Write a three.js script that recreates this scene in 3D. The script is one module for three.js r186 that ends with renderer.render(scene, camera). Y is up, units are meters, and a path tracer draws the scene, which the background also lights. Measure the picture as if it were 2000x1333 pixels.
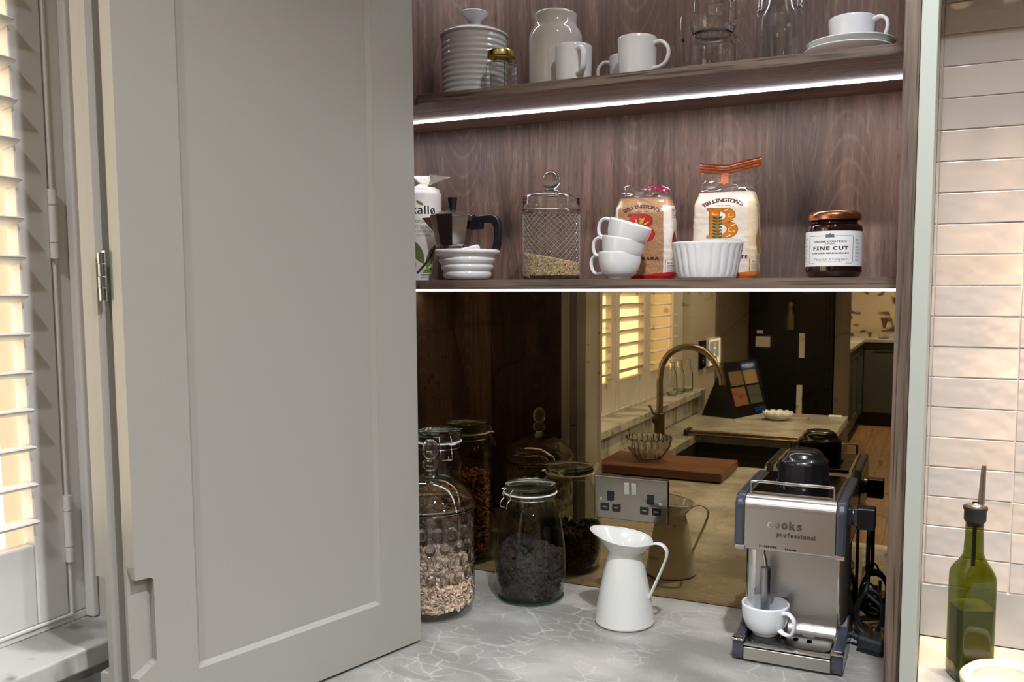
import * as THREE from 'three';
import { RoundedBoxGeometry } from 'three/addons/geometries/RoundedBoxGeometry.js';
import { TextGeometry } from 'three/addons/geometries/TextGeometry.js';
import { FontLoader } from 'three/addons/loaders/FontLoader.js';
import { RectAreaLightUniformsLib } from 'three/addons/lights/RectAreaLightUniformsLib.js';
import { mergeGeometries, toCreasedNormals, mergeVertices } from 'three/addons/utils/BufferGeometryUtils.js';
RectAreaLightUniformsLib.init();

// ---------------------------------------------------------------- camera, lamps, exposure
const scene = new THREE.Scene();
scene.background = new THREE.Color(0x000000);
const camera = new THREE.PerspectiveCamera(2 * Math.atan(713.64 / 1686.66) * 180 / Math.PI, 2000 / 1333, 0.02, 60);
camera.position.set(0, 1.509, 1.62);                     // x = 0 at the lens; z = 0 is the mirror; y = 0 the floor
camera.rotation.set(-0.085927, 0.41697, -0.0008, 'YXZ');
camera.setViewOffset(2141.5, 1427.28, -10.57, 0, 2000, 1333);
camera.updateProjectionMatrix();
const renderer = new THREE.WebGLRenderer();
renderer.toneMapping = THREE.LinearToneMapping;
renderer.toneMappingExposure = 1.1;
renderer.shadowMap.enabled = true;
// ceiling downlights: [x, z, candela, cone half-angle]
const NEUTRAL = new THREE.Color().setRGB(0.975, 1.0, 1.05);
const COOL = new THREE.Color().setRGB(0.945, 0.965, 1.04);
const WARM = new THREE.Color().setRGB(1, 0.66, 0.40);
const DOWNLIGHTS = [[0.0, 1.1, 10, 1.2], [0.95, 0.95, 10, 1.2], [-0.75, 1.7, 4, 1.2], [0.9, 2.3, 15, 1.2], [-0.55, 2.7, 6, 1.15], [1.2, 3.8, 12, 1.2], [-0.3, 4.6, 5, 1.1], [0.6, 6.4, 9, 1.1], [-0.35, 8.0, 22, 1.2]];
const LED = { shelf1: 33, shelf2: 17, shelf3: 22 };      // nits of the strip lamps under the shelves
const BACKLIT = 1.3;

// ---------------------------------------------------------------- small helpers
function rng(seed) { let a = seed >>> 0; return () => { a = (a + 0x6D2B79F5) | 0; let t = Math.imul(a ^ (a >>> 15), 1 | a); t = (t + Math.imul(t ^ (t >>> 7), 61 | t)) ^ t; return ((t ^ (t >>> 14)) >>> 0) / 4294967296; }; }
const V2 = (x, y) => new THREE.Vector2(x, y), V3 = (x, y, z) => new THREE.Vector3(x, y, z);
const clamp = (x, a = 0, b = 1) => Math.min(b, Math.max(a, x)), mix = (a, b, t) => a + (b - a) * t;
const smooth = (a, b, x) => { const t = clamp((x - a) / (b - a)); return t * t * (3 - 2 * t); };
const used = {};
function numbered(n) { const k = used[n] = (used[n] ?? -1) + 1; return k ? `${n}_${String(k).padStart(3, '0')}` : n; }
function shade(o) { o.castShadow = true; o.receiveShadow = true; return o; }
function thing(name, label, category, pos = [0, 0, 0], turn = 0, group) {
  const o = new THREE.Group(); o.name = numbered(name); o.position.set(...pos); o.rotation.y = turn;
  o.userData = { label, category }; if (group) o.userData.group = group;
  scene.add(o); return o;
}
function part(parent, name, geo, mat, label) {
  const m = shade(new THREE.Mesh(geo, mat)); m.name = name; if (label) m.userData.label = label; parent.add(m); return m;
}
function solo(name, geo, mat, label, category, pos = [0, 0, 0], turn = 0, group) {
  const m = shade(new THREE.Mesh(geo, mat)); m.name = numbered(name); m.position.set(...pos); m.rotation.y = turn;
  m.userData = { label, category }; if (group) m.userData.group = group; scene.add(m); return m;
}
function copyOf(root, pos, turn, label, group) {
  const r = root.clone(); r.name = numbered(root.name.replace(/_\d{3}$/, '')); r.position.set(...pos); r.rotation.set(0, turn, 0, 'ZYX');
  r.userData = { ...root.userData, label }; if (group) r.userData.group = group; scene.add(r); return r;
}
function struct(name, geo, mat, label) { const m = shade(new THREE.Mesh(geo, mat)); m.name = name; m.userData = { kind: 'structure', label, category: 'structure' }; scene.add(m); return m; }
const merge = (list) => mergeGeometries(list.map((g) => { const q = g.index ? g.toNonIndexed() : g; for (const k of Object.keys(q.attributes)) if (!['position', 'normal', 'uv'].includes(k)) q.deleteAttribute(k); return q; }), false);
const moved = (g, x, y, z) => g.translate(x, y, z);
// uv in metres from position and face direction; grain 'x', 'y' or 'z' is the direction that runs along v
function uvBox(g, grain = 'y', ou = 0, ov = 0) {
  const q = g.index ? g.toNonIndexed() : g; const p = q.attributes.position, n = q.attributes.normal, uv = new Float32Array(p.count * 2);
  for (let i = 0; i < p.count; i += 3) {
    let nx = 0, ny = 0, nz = 0; for (let k = 0; k < 3; k++) { nx += Math.abs(n.getX(i + k)); ny += Math.abs(n.getY(i + k)); nz += Math.abs(n.getZ(i + k)); }
    const a = nx >= ny && nx >= nz ? 'x' : ny >= nz ? 'y' : 'z';
    let ax = { x: ['z', 'y'], y: ['x', 'z'], z: ['x', 'y'] }[a];
    if (ax[0] === grain) ax = [ax[1], ax[0]];
    for (let k = 0; k < 3; k++) { const c = { x: p.getX(i + k), y: p.getY(i + k), z: p.getZ(i + k) }; uv[2 * (i + k)] = c[ax[0]] + ou; uv[2 * (i + k) + 1] = c[ax[1]] + ov; }
  }
  q.setAttribute('uv', new THREE.BufferAttribute(uv, 2)); return q;
}
// box from its two corners
function bb(x0, y0, z0, x1, y1, z1, r = 0, grain = 'y', ou = 0, ov = 0) {
  const w = x1 - x0, h = y1 - y0, d = z1 - z0; r = Math.min(r, w / 2.01, h / 2.01, d / 2.01);
  const g = r > 0 ? new RoundedBoxGeometry(w, h, d, 2, r) : new THREE.BoxGeometry(w, h, d);
  return uvBox(g.translate((x0 + x1) / 2, (y0 + y1) / 2, (z0 + z1) / 2), grain, ou, ov);
}
const rb = (w, h, d, r = 0.003, seg = 3) => new RoundedBoxGeometry(w, h, d, seg, Math.min(r, w / 2.01, h / 2.01, d / 2.01));
const cyl = (r0, r1, h, seg = 32) => new THREE.CylinderGeometry(r1, r0, h, seg).translate(0, h / 2, 0);
const lathe = (pts, seg = 64) => new THREE.LatheGeometry(pts.map((p) => V2(Math.max(p[0], 0), p[1])), seg);
// smooth profile through control points
function spline(pts, n = 48) { const c = new THREE.CatmullRomCurve3(pts.map((p) => V3(p[0], p[1], 0)), false, 'centripetal'); return c.getPoints(n).map((p) => [p.x, p.y]); }
const tube = (pts, r, n = 48, seg = 10, closed = false) => new THREE.TubeGeometry(new THREE.CatmullRomCurve3(pts.map((p) => V3(...p)), closed, 'centripetal'), n, r, seg, closed);
// planar sweep in the xy plane: a ring of half-thickness a(t) in the plane and half-width b(t) across it
function strap(pts, a, b, n = 40, seg = 14) {
  const c = new THREE.CatmullRomCurve3(pts.map((p) => V3(p[0], p[1], 0)), false, 'centripetal'), pos = [], idx = [], uv = [];
  for (let i = 0; i <= n; i++) {
    const t = i / n, p = c.getPointAt(t), d = c.getTangentAt(t), nx = -d.y, ny = d.x, A = a(t), B = b(t);
    for (let k = 0; k < seg; k++) { const w = k / seg * Math.PI * 2, u = Math.cos(w) * A, z = Math.sin(w) * B; pos.push(p.x + nx * u, p.y + ny * u, z); uv.push(t, k / seg); }
  }
  for (let i = 0; i < n; i++) for (let k = 0; k < seg; k++) { const q = i * seg + k, r = i * seg + (k + 1) % seg; idx.push(q, r, q + seg, r, r + seg, q + seg); }
  for (const [row, flip] of [[0, true], [n, false]]) { const at = pos.length / 3; let x = 0, y = 0; for (let k = 0; k < seg; k++) { x += pos[3 * (row * seg + k)]; y += pos[3 * (row * seg + k) + 1]; } pos.push(x / seg, y / seg, 0); uv.push(0, 0); for (let k = 0; k < seg; k++) { const q = row * seg + k, r = row * seg + (k + 1) % seg; idx.push(...(flip ? [at, r, q] : [at, q, r])); } }
  const g = new THREE.BufferGeometry(); g.setAttribute('position', new THREE.Float32BufferAttribute(pos, 3)); g.setAttribute('uv', new THREE.Float32BufferAttribute(uv, 2)); g.setIndex(idx); g.computeVertexNormals(); return g;
}
// surface from a grid function f(u, v) -> [x, y, z]
function grid(f, nu, nv, flip = false) {
  const pos = [], uv = [], idx = [];
  for (let j = 0; j <= nv; j++) for (let i = 0; i <= nu; i++) { pos.push(...f(i / nu, j / nv)); uv.push(i / nu, j / nv); }
  for (let j = 0; j < nv; j++) for (let i = 0; i < nu; i++) { const a = j * (nu + 1) + i, b = a + 1, c = a + nu + 1, d = c + 1; idx.push(...(flip ? [a, c, b, b, c, d] : [a, b, c, b, d, c])); }
  const g = new THREE.BufferGeometry(); g.setAttribute('position', new THREE.Float32BufferAttribute(pos, 3)); g.setAttribute('uv', new THREE.Float32BufferAttribute(uv, 2)); g.setIndex(idx); g.computeVertexNormals();
  return g;
}
function closeSeam(g, nu, nv) { const n = g.attributes.normal; for (let j = 0; j <= nv; j++) { const a = j * (nu + 1), b = a + nu; const v = V3(n.getX(a) + n.getX(b), n.getY(a) + n.getY(b), n.getZ(a) + n.getZ(b)).normalize(); n.setXYZ(a, v.x, v.y, v.z); n.setXYZ(b, v.x, v.y, v.z); } return g; }
const ext = (shape, depth, bevel = 0, seg = 2, curve = 12) => new THREE.ExtrudeGeometry(shape, { depth, bevelEnabled: bevel > 0, bevelSize: bevel, bevelThickness: bevel, bevelOffset: -bevel, bevelSegments: seg, curveSegments: curve });
function poly(pts) { const s = new THREE.Shape(); pts.forEach((p, i) => (i ? s.lineTo(p[0], p[1]) : s.moveTo(p[0], p[1]))); s.closePath(); return s; }
function roundRect(w, h, r, x = 0, y = 0, S = THREE.Shape) { const s = new S(), a = x - w / 2, b = y - h / 2; s.moveTo(a + r, b); s.lineTo(a + w - r, b); s.absarc(a + w - r, b + r, r, -Math.PI / 2, 0); s.lineTo(a + w, b + h - r); s.absarc(a + w - r, b + h - r, r, 0, Math.PI / 2); s.lineTo(a + r, b + h); s.absarc(a + r, b + h - r, r, Math.PI / 2, Math.PI); s.lineTo(a, b + r); s.absarc(a + r, b + r, r, Math.PI, Math.PI * 1.5); return s; }

// ---------------------------------------------------------------- noise and textures
const PERM = new Float32Array(65536); { const r = rng(77); for (let i = 0; i < 65536; i++) PERM[i] = r(); }
function vn(x, y, px = 1e9, py = 1e9) {                 // value noise, periodic with px, py cells
  let ix = Math.floor(x), iy = Math.floor(y), fx = x - ix, fy = y - iy; fx = fx * fx * (3 - 2 * fx); fy = fy * fy * (3 - 2 * fy);
  const m = (a, p) => { a %= p; return a < 0 ? a + p : a; };
  const x0 = m(ix, px), x1 = m(ix + 1, px), y0 = m(iy, py), y1 = m(iy + 1, py);
  const h = (a, b) => PERM[(a * 7919 + b * 104729 + ((a * b) & 255) * 31) & 65535];
  const p = h(x0, y0), q = h(x1, y0), r = h(x0, y1), s = h(x1, y1);
  return p + (q - p) * fx + (r - p) * fy + (p - q - r + s) * fx * fy;
}
function vor(x, y, px, py) {                             // distance between the two nearest cell points: thin along the cell borders
  const ix = Math.floor(x), iy = Math.floor(y); let a = 9, b = 9;
  for (let j = -1; j <= 1; j++) for (let i = -1; i <= 1; i++) { const cx = ix + i, cy = iy + j, h = (((cx % px) + px) % px) * 7919 + (((cy % py) + py) % py) * 104729, dx = cx + PERM[h & 65535] - x, dy = cy + PERM[(h * 3 + 77) & 65535] - y, d = dx * dx + dy * dy; if (d < a) { b = a; a = d; } else if (d < b) b = d; }
  return Math.sqrt(b) - Math.sqrt(a);
}
function fbm(x, y, o, px = 1e9, py = 1e9) { let s = 0, a = 0.5, t = 0; for (let i = 0; i < o; i++) { s += a * vn(x + i * 17, y + i * 31, px, py); t += a; a *= 0.5; x *= 2; y *= 2; px *= 2; py *= 2; } return s / t; }
function tex(w, h, fn, srgb = true, metres = [1, 1]) {
  const d = new Uint8Array(w * h * 4);
  for (let j = 0; j < h; j++) for (let i = 0; i < w; i++) { const c = fn(i / w, j / h), k = 4 * (j * w + i); if (typeof c === 'number') { d[k] = d[k + 1] = d[k + 2] = clamp(c) * 255; } else { d[k] = clamp(c[0] / 255) * 255; d[k + 1] = clamp(c[1] / 255) * 255; d[k + 2] = clamp(c[2] / 255) * 255; } d[k + 3] = 255; }
  const t = new THREE.DataTexture(d, w, h, THREE.RGBAFormat); t.magFilter = t.minFilter = THREE.LinearFilter; t.wrapS = t.wrapT = THREE.RepeatWrapping; if (srgb) t.colorSpace = THREE.SRGBColorSpace;
  t.repeat.set(1 / metres[0], 1 / metres[1]); t.needsUpdate = true; return t;
}
function canvasTex(w, h, draw) { const c = document.createElement('canvas'); c.width = w; c.height = h; draw(c.getContext('2d'), w, h); const t = new THREE.CanvasTexture(c); t.colorSpace = THREE.SRGBColorSpace; t.magFilter = t.minFilter = THREE.LinearFilter; t.anisotropy = 4; return t; }
const mix3 = (a, b, t) => [mix(a[0], b[0], t), mix(a[1], b[1], t), mix(a[2], b[2], t)];

// limed brown oak laminate: grain along v, long pale pores, arched figures, a few knots
const woodField = new Float32Array(2048 * 2048);
const KNOTS = [[0.336, 0.635, 0.028], [0.86, 0.64, 0.034], [0.1, 0.22, 0.03], [0.6, 0.28, 0.03], [0.72, 0.42, 0.026], [0.18, 0.88, 0.026]];
const woodMap = tex(2048, 2048, (u, v) => {
  let wx = u + 0.006 * (vn(u * 8, v * 5, 8, 5) - 0.5) + 0.003 * (vn(u * 24, v * 11, 24, 11) - 0.5), dark = 0;
  for (const [kx, ky, r] of KNOTS) { let dx = u - kx, dy = v - ky; dx -= Math.round(dx); dy -= Math.round(dy); const q = Math.hypot(dx, dy * 0.4); wx += 0.45 * r * Math.exp(-(q * q) / (r * r)) * (dx >= 0 ? 1 : -1); dark = Math.max(dark, Math.exp(-Math.pow(Math.hypot(dx * 1.5, dy * 0.55) / (r * 0.75), 2)) * (0.5 + 0.5 * vn(u * 160, v * 60, 160, 60))); }
  const k = Math.floor(u * 6), fx = u * 6 - k - 0.5 + 0.25 * (PERM[(k * 911) & 65535] - 0.5), sgn = PERM[(k * 577 + 3) & 65535] < 0.5 ? 1 : -1;
  const arch = sgn * v + 0.55 * fx * fx * 2 + 0.05 * vn(wx * 14, v * 5, 14, 5), cut = Math.exp(-fx * fx * 14) * smooth(0.35, 0.6, vn(u * 5 + k, v * 3, 5, 3));
  const ring = Math.pow(0.5 + 0.5 * Math.sin(6.2832 * (arch * 26 + wx * 6)), 9) * cut, long = Math.pow(0.5 + 0.5 * Math.sin(6.2832 * (wx * 95 + 1.6 * vn(wx * 30, v * 4, 30, 4))), 8) * (1 - cut);
  const dash = 0.35 + 0.65 * smooth(0.35, 0.75, fbm(wx * 260, v * 60, 2, 260, 60)), pore = vn(wx * 640, v * 46 + 5, 640, 46), fine = vn(wx * 980, v * 120, 980, 120), streak = fbm(wx * 150, v * 7, 2, 150, 7), zone = fbm(wx * 11, v * 3, 3, 11, 3), smoke = smooth(0.5, 0.8, fbm(u * 7 + 2, v * 4, 3, 7, 4));
  let c = mix3([92, 68, 58], [146, 115, 101], clamp(0.5 + (zone - 0.5) * 1.5 + (streak - 0.5) * 0.9));
  c = mix3(c, [80, 66, 62], smoke * 0.7);
  const pale = clamp((ring * 0.6 + long * 0.34) * dash + smooth(0.74, 0.95, pore) * 0.5 * smooth(0.3, 0.6, streak));
  c = mix3(c, [178, 156, 142], pale * 0.62);
  c = mix3(c, [50, 37, 33], clamp(dark * 1.1 + smooth(0.76, 0.96, 1 - pore) * 0.3 + smooth(0.8, 1, 1 - fine) * 0.12));
  woodField[Math.min(2047, Math.floor(v * 2048)) * 2048 + Math.min(2047, Math.floor(u * 2048))] = clamp(0.5 + pale * 0.4 - dark * 0.3 - 0.4 * smooth(0.7, 0.95, 1 - pore));
  return c;
}, true, [1.15, 1.15]);
const woodBump = tex(1024, 1024, (u, v) => woodField[Math.floor(v * 2048) * 2048 + Math.floor(u * 2048)], false, [1.15, 1.15]);
// the same oak on thin edges: close straight lines along v
const edgeMap = tex(512, 2048, (u, v) => { const wx = u + 0.02 * (vn(u * 4, v * 6, 4, 6) - 0.5), a = fbm(wx * 24, v * 9, 3, 24, 9), l = smooth(0.62, 0.85, vn(wx * 70, v * 14, 70, 14)), p = smooth(0.7, 0.95, vn(wx * 110, v * 30 + 7, 110, 30)); return mix3(mix3(mix3([98, 84, 75], [136, 120, 109], clamp(a * 1.9 - 0.45)), [58, 47, 42], l * 0.75), [156, 142, 132], p * 0.35); }, true, [0.12, 1.1]);
// grey stone with a mesh of pale crackle veins
const stoneMap = tex(2048, 2048, (u, v) => {
  const wx = u + 0.035 * (fbm(u * 6, v * 6, 3, 6, 6) - 0.5) + 0.012 * (fbm(u * 36, v * 36, 3, 36, 36) - 0.5), wy = v + 0.035 * (fbm(u * 6 + 9, v * 6 + 4, 3, 6, 6) - 0.5) + 0.012 * (fbm(u * 36 + 9, v * 36 + 5, 3, 36, 36) - 0.5);
  const cloud = fbm(wx * 5, wy * 9, 4, 5, 9), patch = fbm(wx * 16, wy * 24, 3, 16, 24);
  const crack = (f, px, py, w, thr, s) => Math.pow(1 - clamp(vor(wx * px + f, wy * py + f * 2, px, py) / w), 1.5) * smooth(thr, thr + 0.2, vn(u * s + f, v * s, s, s));
  const v1 = crack(3, 15, 26, 0.06, 0.46, 22), v2 = crack(11, 32, 60, 0.12, 0.42, 30), v3 = Math.pow(1 - clamp(Math.abs(2 * vn(wx * 9, wy * 15, 9, 15) - 1) * 9), 1.5) * smooth(0.5, 0.7, vn(u * 7, v * 7, 7, 7));
  let c = mix3([136, 135, 130], [172, 170, 164], clamp(0.5 + (cloud - 0.5) * 2.2 + (patch - 0.5) * 2.2));
  c = mix3(c, [208, 206, 199], clamp(v1 * 0.6 + v2 * 0.55 + v3 * 0.35));
  const warm = smooth(0.62, 0.8, fbm(u * 8 + 3, v * 8, 2, 8, 8)) * 0.25; c = mix3(c, [168, 156, 140], warm * patch);
  const g = (vn(u * 700, v * 700, 700, 700) - 0.5) * 8; return [c[0] + g, c[1] + g, c[2] + g];
}, true, [1.5, 1.5]);
// white marble with soft grey clouds and a few dark flecks
const marble = (seed, fleck, base, cloudC, veinC, f = 4) => tex(1024, 1024, (u, v) => {
  const o = seed * 3.7, wx = u + 0.05 * (fbm(u * 5 + o, v * 5, 3, 5, 5) - 0.5), wy = v + 0.05 * (fbm(u * 5, v * 5 + o, 3, 5, 5) - 0.5);
  const cl = fbm(wx * f + o, wy * f * 1.5, 4, f, f * 1.5), n = Math.abs(2 * vn(wx * 7 + o, wy * 9, 7, 9) - 1), ve = Math.pow(1 - clamp(n * 9), 2) * smooth(0.5, 0.75, vn(u * 6 + o, v * 6, 6, 6));
  const fl = smooth(0.72, 0.85, fbm(wx * 14 + o, wy * 26, 3, 14, 26)) * fleck;
  let c = mix3(base, cloudC, smooth(0.42, 0.75, cl)); c = mix3(c, veinC, clamp(ve * 0.5 + fl)); return c;
}, true, [0.9, 0.9]);
const whiteMarbleMap = marble(1, 0.35, [184, 182, 177], [158, 158, 156], [120, 118, 110]);
const sillMarbleMap = marble(5, 0.85, [188, 186, 180], [136, 135, 130], [96, 94, 86], 10);
const splashMarbleMap = tex(1024, 1024, (u, v) => {
  const wx = u + 0.06 * (fbm(u * 8, v * 8, 3, 8, 8) - 0.5), wy = v + 0.06 * (fbm(u * 8 + 2, v * 8 + 7, 3, 8, 8) - 0.5);
  const n = Math.abs(2 * vn(wx * 13, wy * 13, 13, 13) - 1), m = smooth(0.42, 0.5, vn(u * 16, v * 16, 16, 16));
  return mix3(mix3([206, 192, 172], [188, 172, 154], fbm(wx * 5, wy * 5, 3, 5, 5)), [66, 60, 52], clamp(Math.pow(1 - clamp(n * 2.6), 0.9) * m));
}, true, [1.4, 1.4]);
// antique bronze mirror: the silvering itself is mottled and specked
const mirrorMap = tex(1024, 1024, (u, v) => {
  const wx = u + 0.05 * (fbm(u * 7, v * 7, 3, 7, 7) - 0.5), wy = v + 0.05 * (fbm(u * 7 + 5, v * 7, 3, 7, 7) - 0.5), cl = fbm(wx * 6, wy * 6, 4, 6, 6);
  const speck = smooth(0.83, 0.93, vn(u * 70, v * 70, 70, 70)) * smooth(0.5, 0.7, vn(u * 8 + 3, v * 8, 8, 8)), n = Math.abs(2 * vn(wx * 8, wy * 8, 8, 8) - 1), ve = Math.pow(1 - clamp(n * 14), 2) * smooth(0.62, 0.8, vn(u * 5, v * 5 + 2, 5, 5));
  return mix3(mix3([180, 158, 120], [164, 142, 104], smooth(0.3, 0.7, cl)), [120, 98, 66], clamp(speck * 0.6 + ve * 0.35));
}, true, [0.8, 0.8]);
const mirrorRough = tex(512, 512, (u, v) => 0.2 + 0.5 * smooth(0.5, 0.8, fbm(u * 8, v * 8, 4, 8, 8)), false, [0.8, 0.8]);
const fineBump = tex(512, 512, (u, v) => fbm(u * 64, v * 64, 3, 64, 64), false, [0.2, 0.2]);
const waveBump = tex(512, 512, (u, v) => fbm(u * 5, v * 5, 3, 5, 5), false, [0.2, 0.2]);
const brushBump = tex(512, 512, (u, v) => 0.5 * vn(u * 4, v * 256, 4, 256) + 0.5 * vn(u * 9, v * 128, 9, 128), false, [0.2, 0.06]);
const crinkleBump = tex(512, 512, (u, v) => { const wx = u + 0.08 * fbm(u * 5, v * 5, 2, 5, 5); return Math.abs(2 * vn(wx * 7, v * 5, 7, 5) - 1) * 0.6 + 0.4 * Math.abs(2 * vn(wx * 15, v * 13, 15, 13) - 1); }, false, [1, 1]);
const boardMap = tex(1024, 512, (u, v) => {
  const s = fbm(u * 3, v * 40, 3, 3, 40), st = Math.floor(v * 7), t = PERM[st * 991 + 5], r = 0.5 + 0.5 * Math.sin(6.28 * (v * 60 + 3 * vn(u * 4, v * 14, 4, 14)));
  return mix3(mix3([70, 42, 26], [128, 84, 54], clamp(t * 0.6 + s * 0.6)), [54, 30, 18], r * 0.35 + 0.2 * smooth(0.75, 0.9, vn(u * 40, v * 260, 40, 260)));
}, true, [0.45, 0.26]);
const floorMaps = [0, 1, 2].map((k) => tex(256, 1024, (u, v) => { const s = fbm(u * 12 + k * 5, v * 4, 3, 12, 4), p = vn(u * 90, v * 12 + k, 90, 12); return mix3(mix3([116, 88, 60], [154, 122, 88], clamp(s * 1.1 - 0.05 + k * 0.08)), [84, 62, 40], 0.35 * smooth(0.6, 0.9, p)); }, true, [0.18, 1.2]));
// ---------------------------------------------------------------- materials
const M = (o) => new THREE.MeshPhysicalMaterial({ side: THREE.DoubleSide, ...o });
const rgb = (r, g, b) => new THREE.Color().setRGB(r / 255, g / 255, b / 255, THREE.SRGBColorSpace);
const wood = M({ map: woodMap, bumpMap: woodBump, bumpScale: 0.0006, roughness: 0.5 });
const woodEdge = M({ map: edgeMap, color: 0xd8d0ca, roughness: 0.5 }), woodPost = M({ map: edgeMap, color: 0xbcb6b0, roughness: 0.5 });
const stone = M({ map: stoneMap, roughness: 0.34, bumpMap: fineBump, bumpScale: 0.0002 });
const whiteMarble = M({ map: whiteMarbleMap, color: 0xf0f0f0, roughness: 0.22 }), sillMarble = M({ map: sillMarbleMap, roughness: 0.3 }), splashMarble = M({ map: splashMarbleMap, roughness: 0.3 });
const mirrorMat = M({ map: mirrorMap, metalness: 1, roughness: 0.05, roughnessMap: mirrorRough });
const paintTaupe = M({ color: rgb(149, 146, 138), roughness: 0.33, bumpMap: fineBump, bumpScale: 0.00012 });
const paintSage = M({ color: rgb(156, 161, 153), roughness: 0.4 });
const paintWhite = M({ color: rgb(212, 209, 204), roughness: 0.35 });
const paintWall = M({ color: rgb(176, 166, 150), roughness: 0.8, bumpMap: fineBump, bumpScale: 0.0003 });
const paintCeiling = M({ color: rgb(225, 222, 215), roughness: 0.9 });
const paintDarkGrey = M({ color: rgb(72, 75, 69), roughness: 0.45 });
const paintBlack = M({ color: rgb(17, 17, 18), roughness: 0.35 });
const brownPanel = M({ color: rgb(112, 104, 92), roughness: 0.6, bumpMap: fineBump, bumpScale: 0.0003 });
const steel = M({ color: rgb(196, 192, 186), metalness: 1, roughness: 0.3, bumpMap: brushBump, bumpScale: 0.00008 });
const chrome = M({ color: rgb(205, 203, 200), metalness: 1, roughness: 0.07 });
const nickel = M({ color: rgb(166, 168, 172), metalness: 1, roughness: 0.28 });
const aluminium = M({ color: rgb(186, 182, 176), metalness: 1, roughness: 0.2 });
const bronze = M({ color: rgb(156, 142, 122), metalness: 1, roughness: 0.25 });
const brass = M({ color: rgb(190, 150, 90), metalness: 1, roughness: 0.25 });
const blackPlastic = M({ color: rgb(20, 20, 21), roughness: 0.38 }), blackGloss = M({ color: rgb(10, 10, 11), roughness: 0.12 }), blackRubber = M({ color: rgb(22, 22, 22), roughness: 0.6 });
const porcelain = M({ color: rgb(226, 229, 232), roughness: 0.12, clearcoat: 0.4, clearcoatRoughness: 0.05 });
const stoneware = M({ color: rgb(214, 214, 214), roughness: 0.06, clearcoat: 0.5, clearcoatRoughness: 0.04 });
const creamware = M({ color: rgb(198, 192, 184), roughness: 0.05, clearcoat: 0.6, clearcoatRoughness: 0.03 });
const enamel = M({ color: rgb(218, 219, 215), roughness: 0.14, clearcoat: 0.5, clearcoatRoughness: 0.05 });
const glassThinDef = { roughness: 0, transmission: 1, thickness: 0, ior: 1.5 };
const glassThin = M({ color: rgb(248, 250, 248), roughness: 0, transmission: 1, thickness: 0, ior: 1.5 });
const glassSolid = M({ color: 0xffffff, roughness: 0, transmission: 1, thickness: 0.01, ior: 1.5, attenuationColor: rgb(196, 222, 210), attenuationDistance: 0.12 });
const filmClear = M({ color: rgb(248, 246, 246), roughness: 0.04, transmission: 0.99, thickness: 0, ior: 1.6 });
const glassGreen = M({ color: 0xffffff, roughness: 0, transmission: 1, thickness: 0.01, ior: 1.5, attenuationColor: rgb(150, 220, 195), attenuationDistance: 0.12 });
const gasketWhite = M({ color: rgb(226, 224, 218), roughness: 0.5 });
const wireSteel = M({ color: rgb(190, 190, 188), metalness: 1, roughness: 0.2 });

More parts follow.
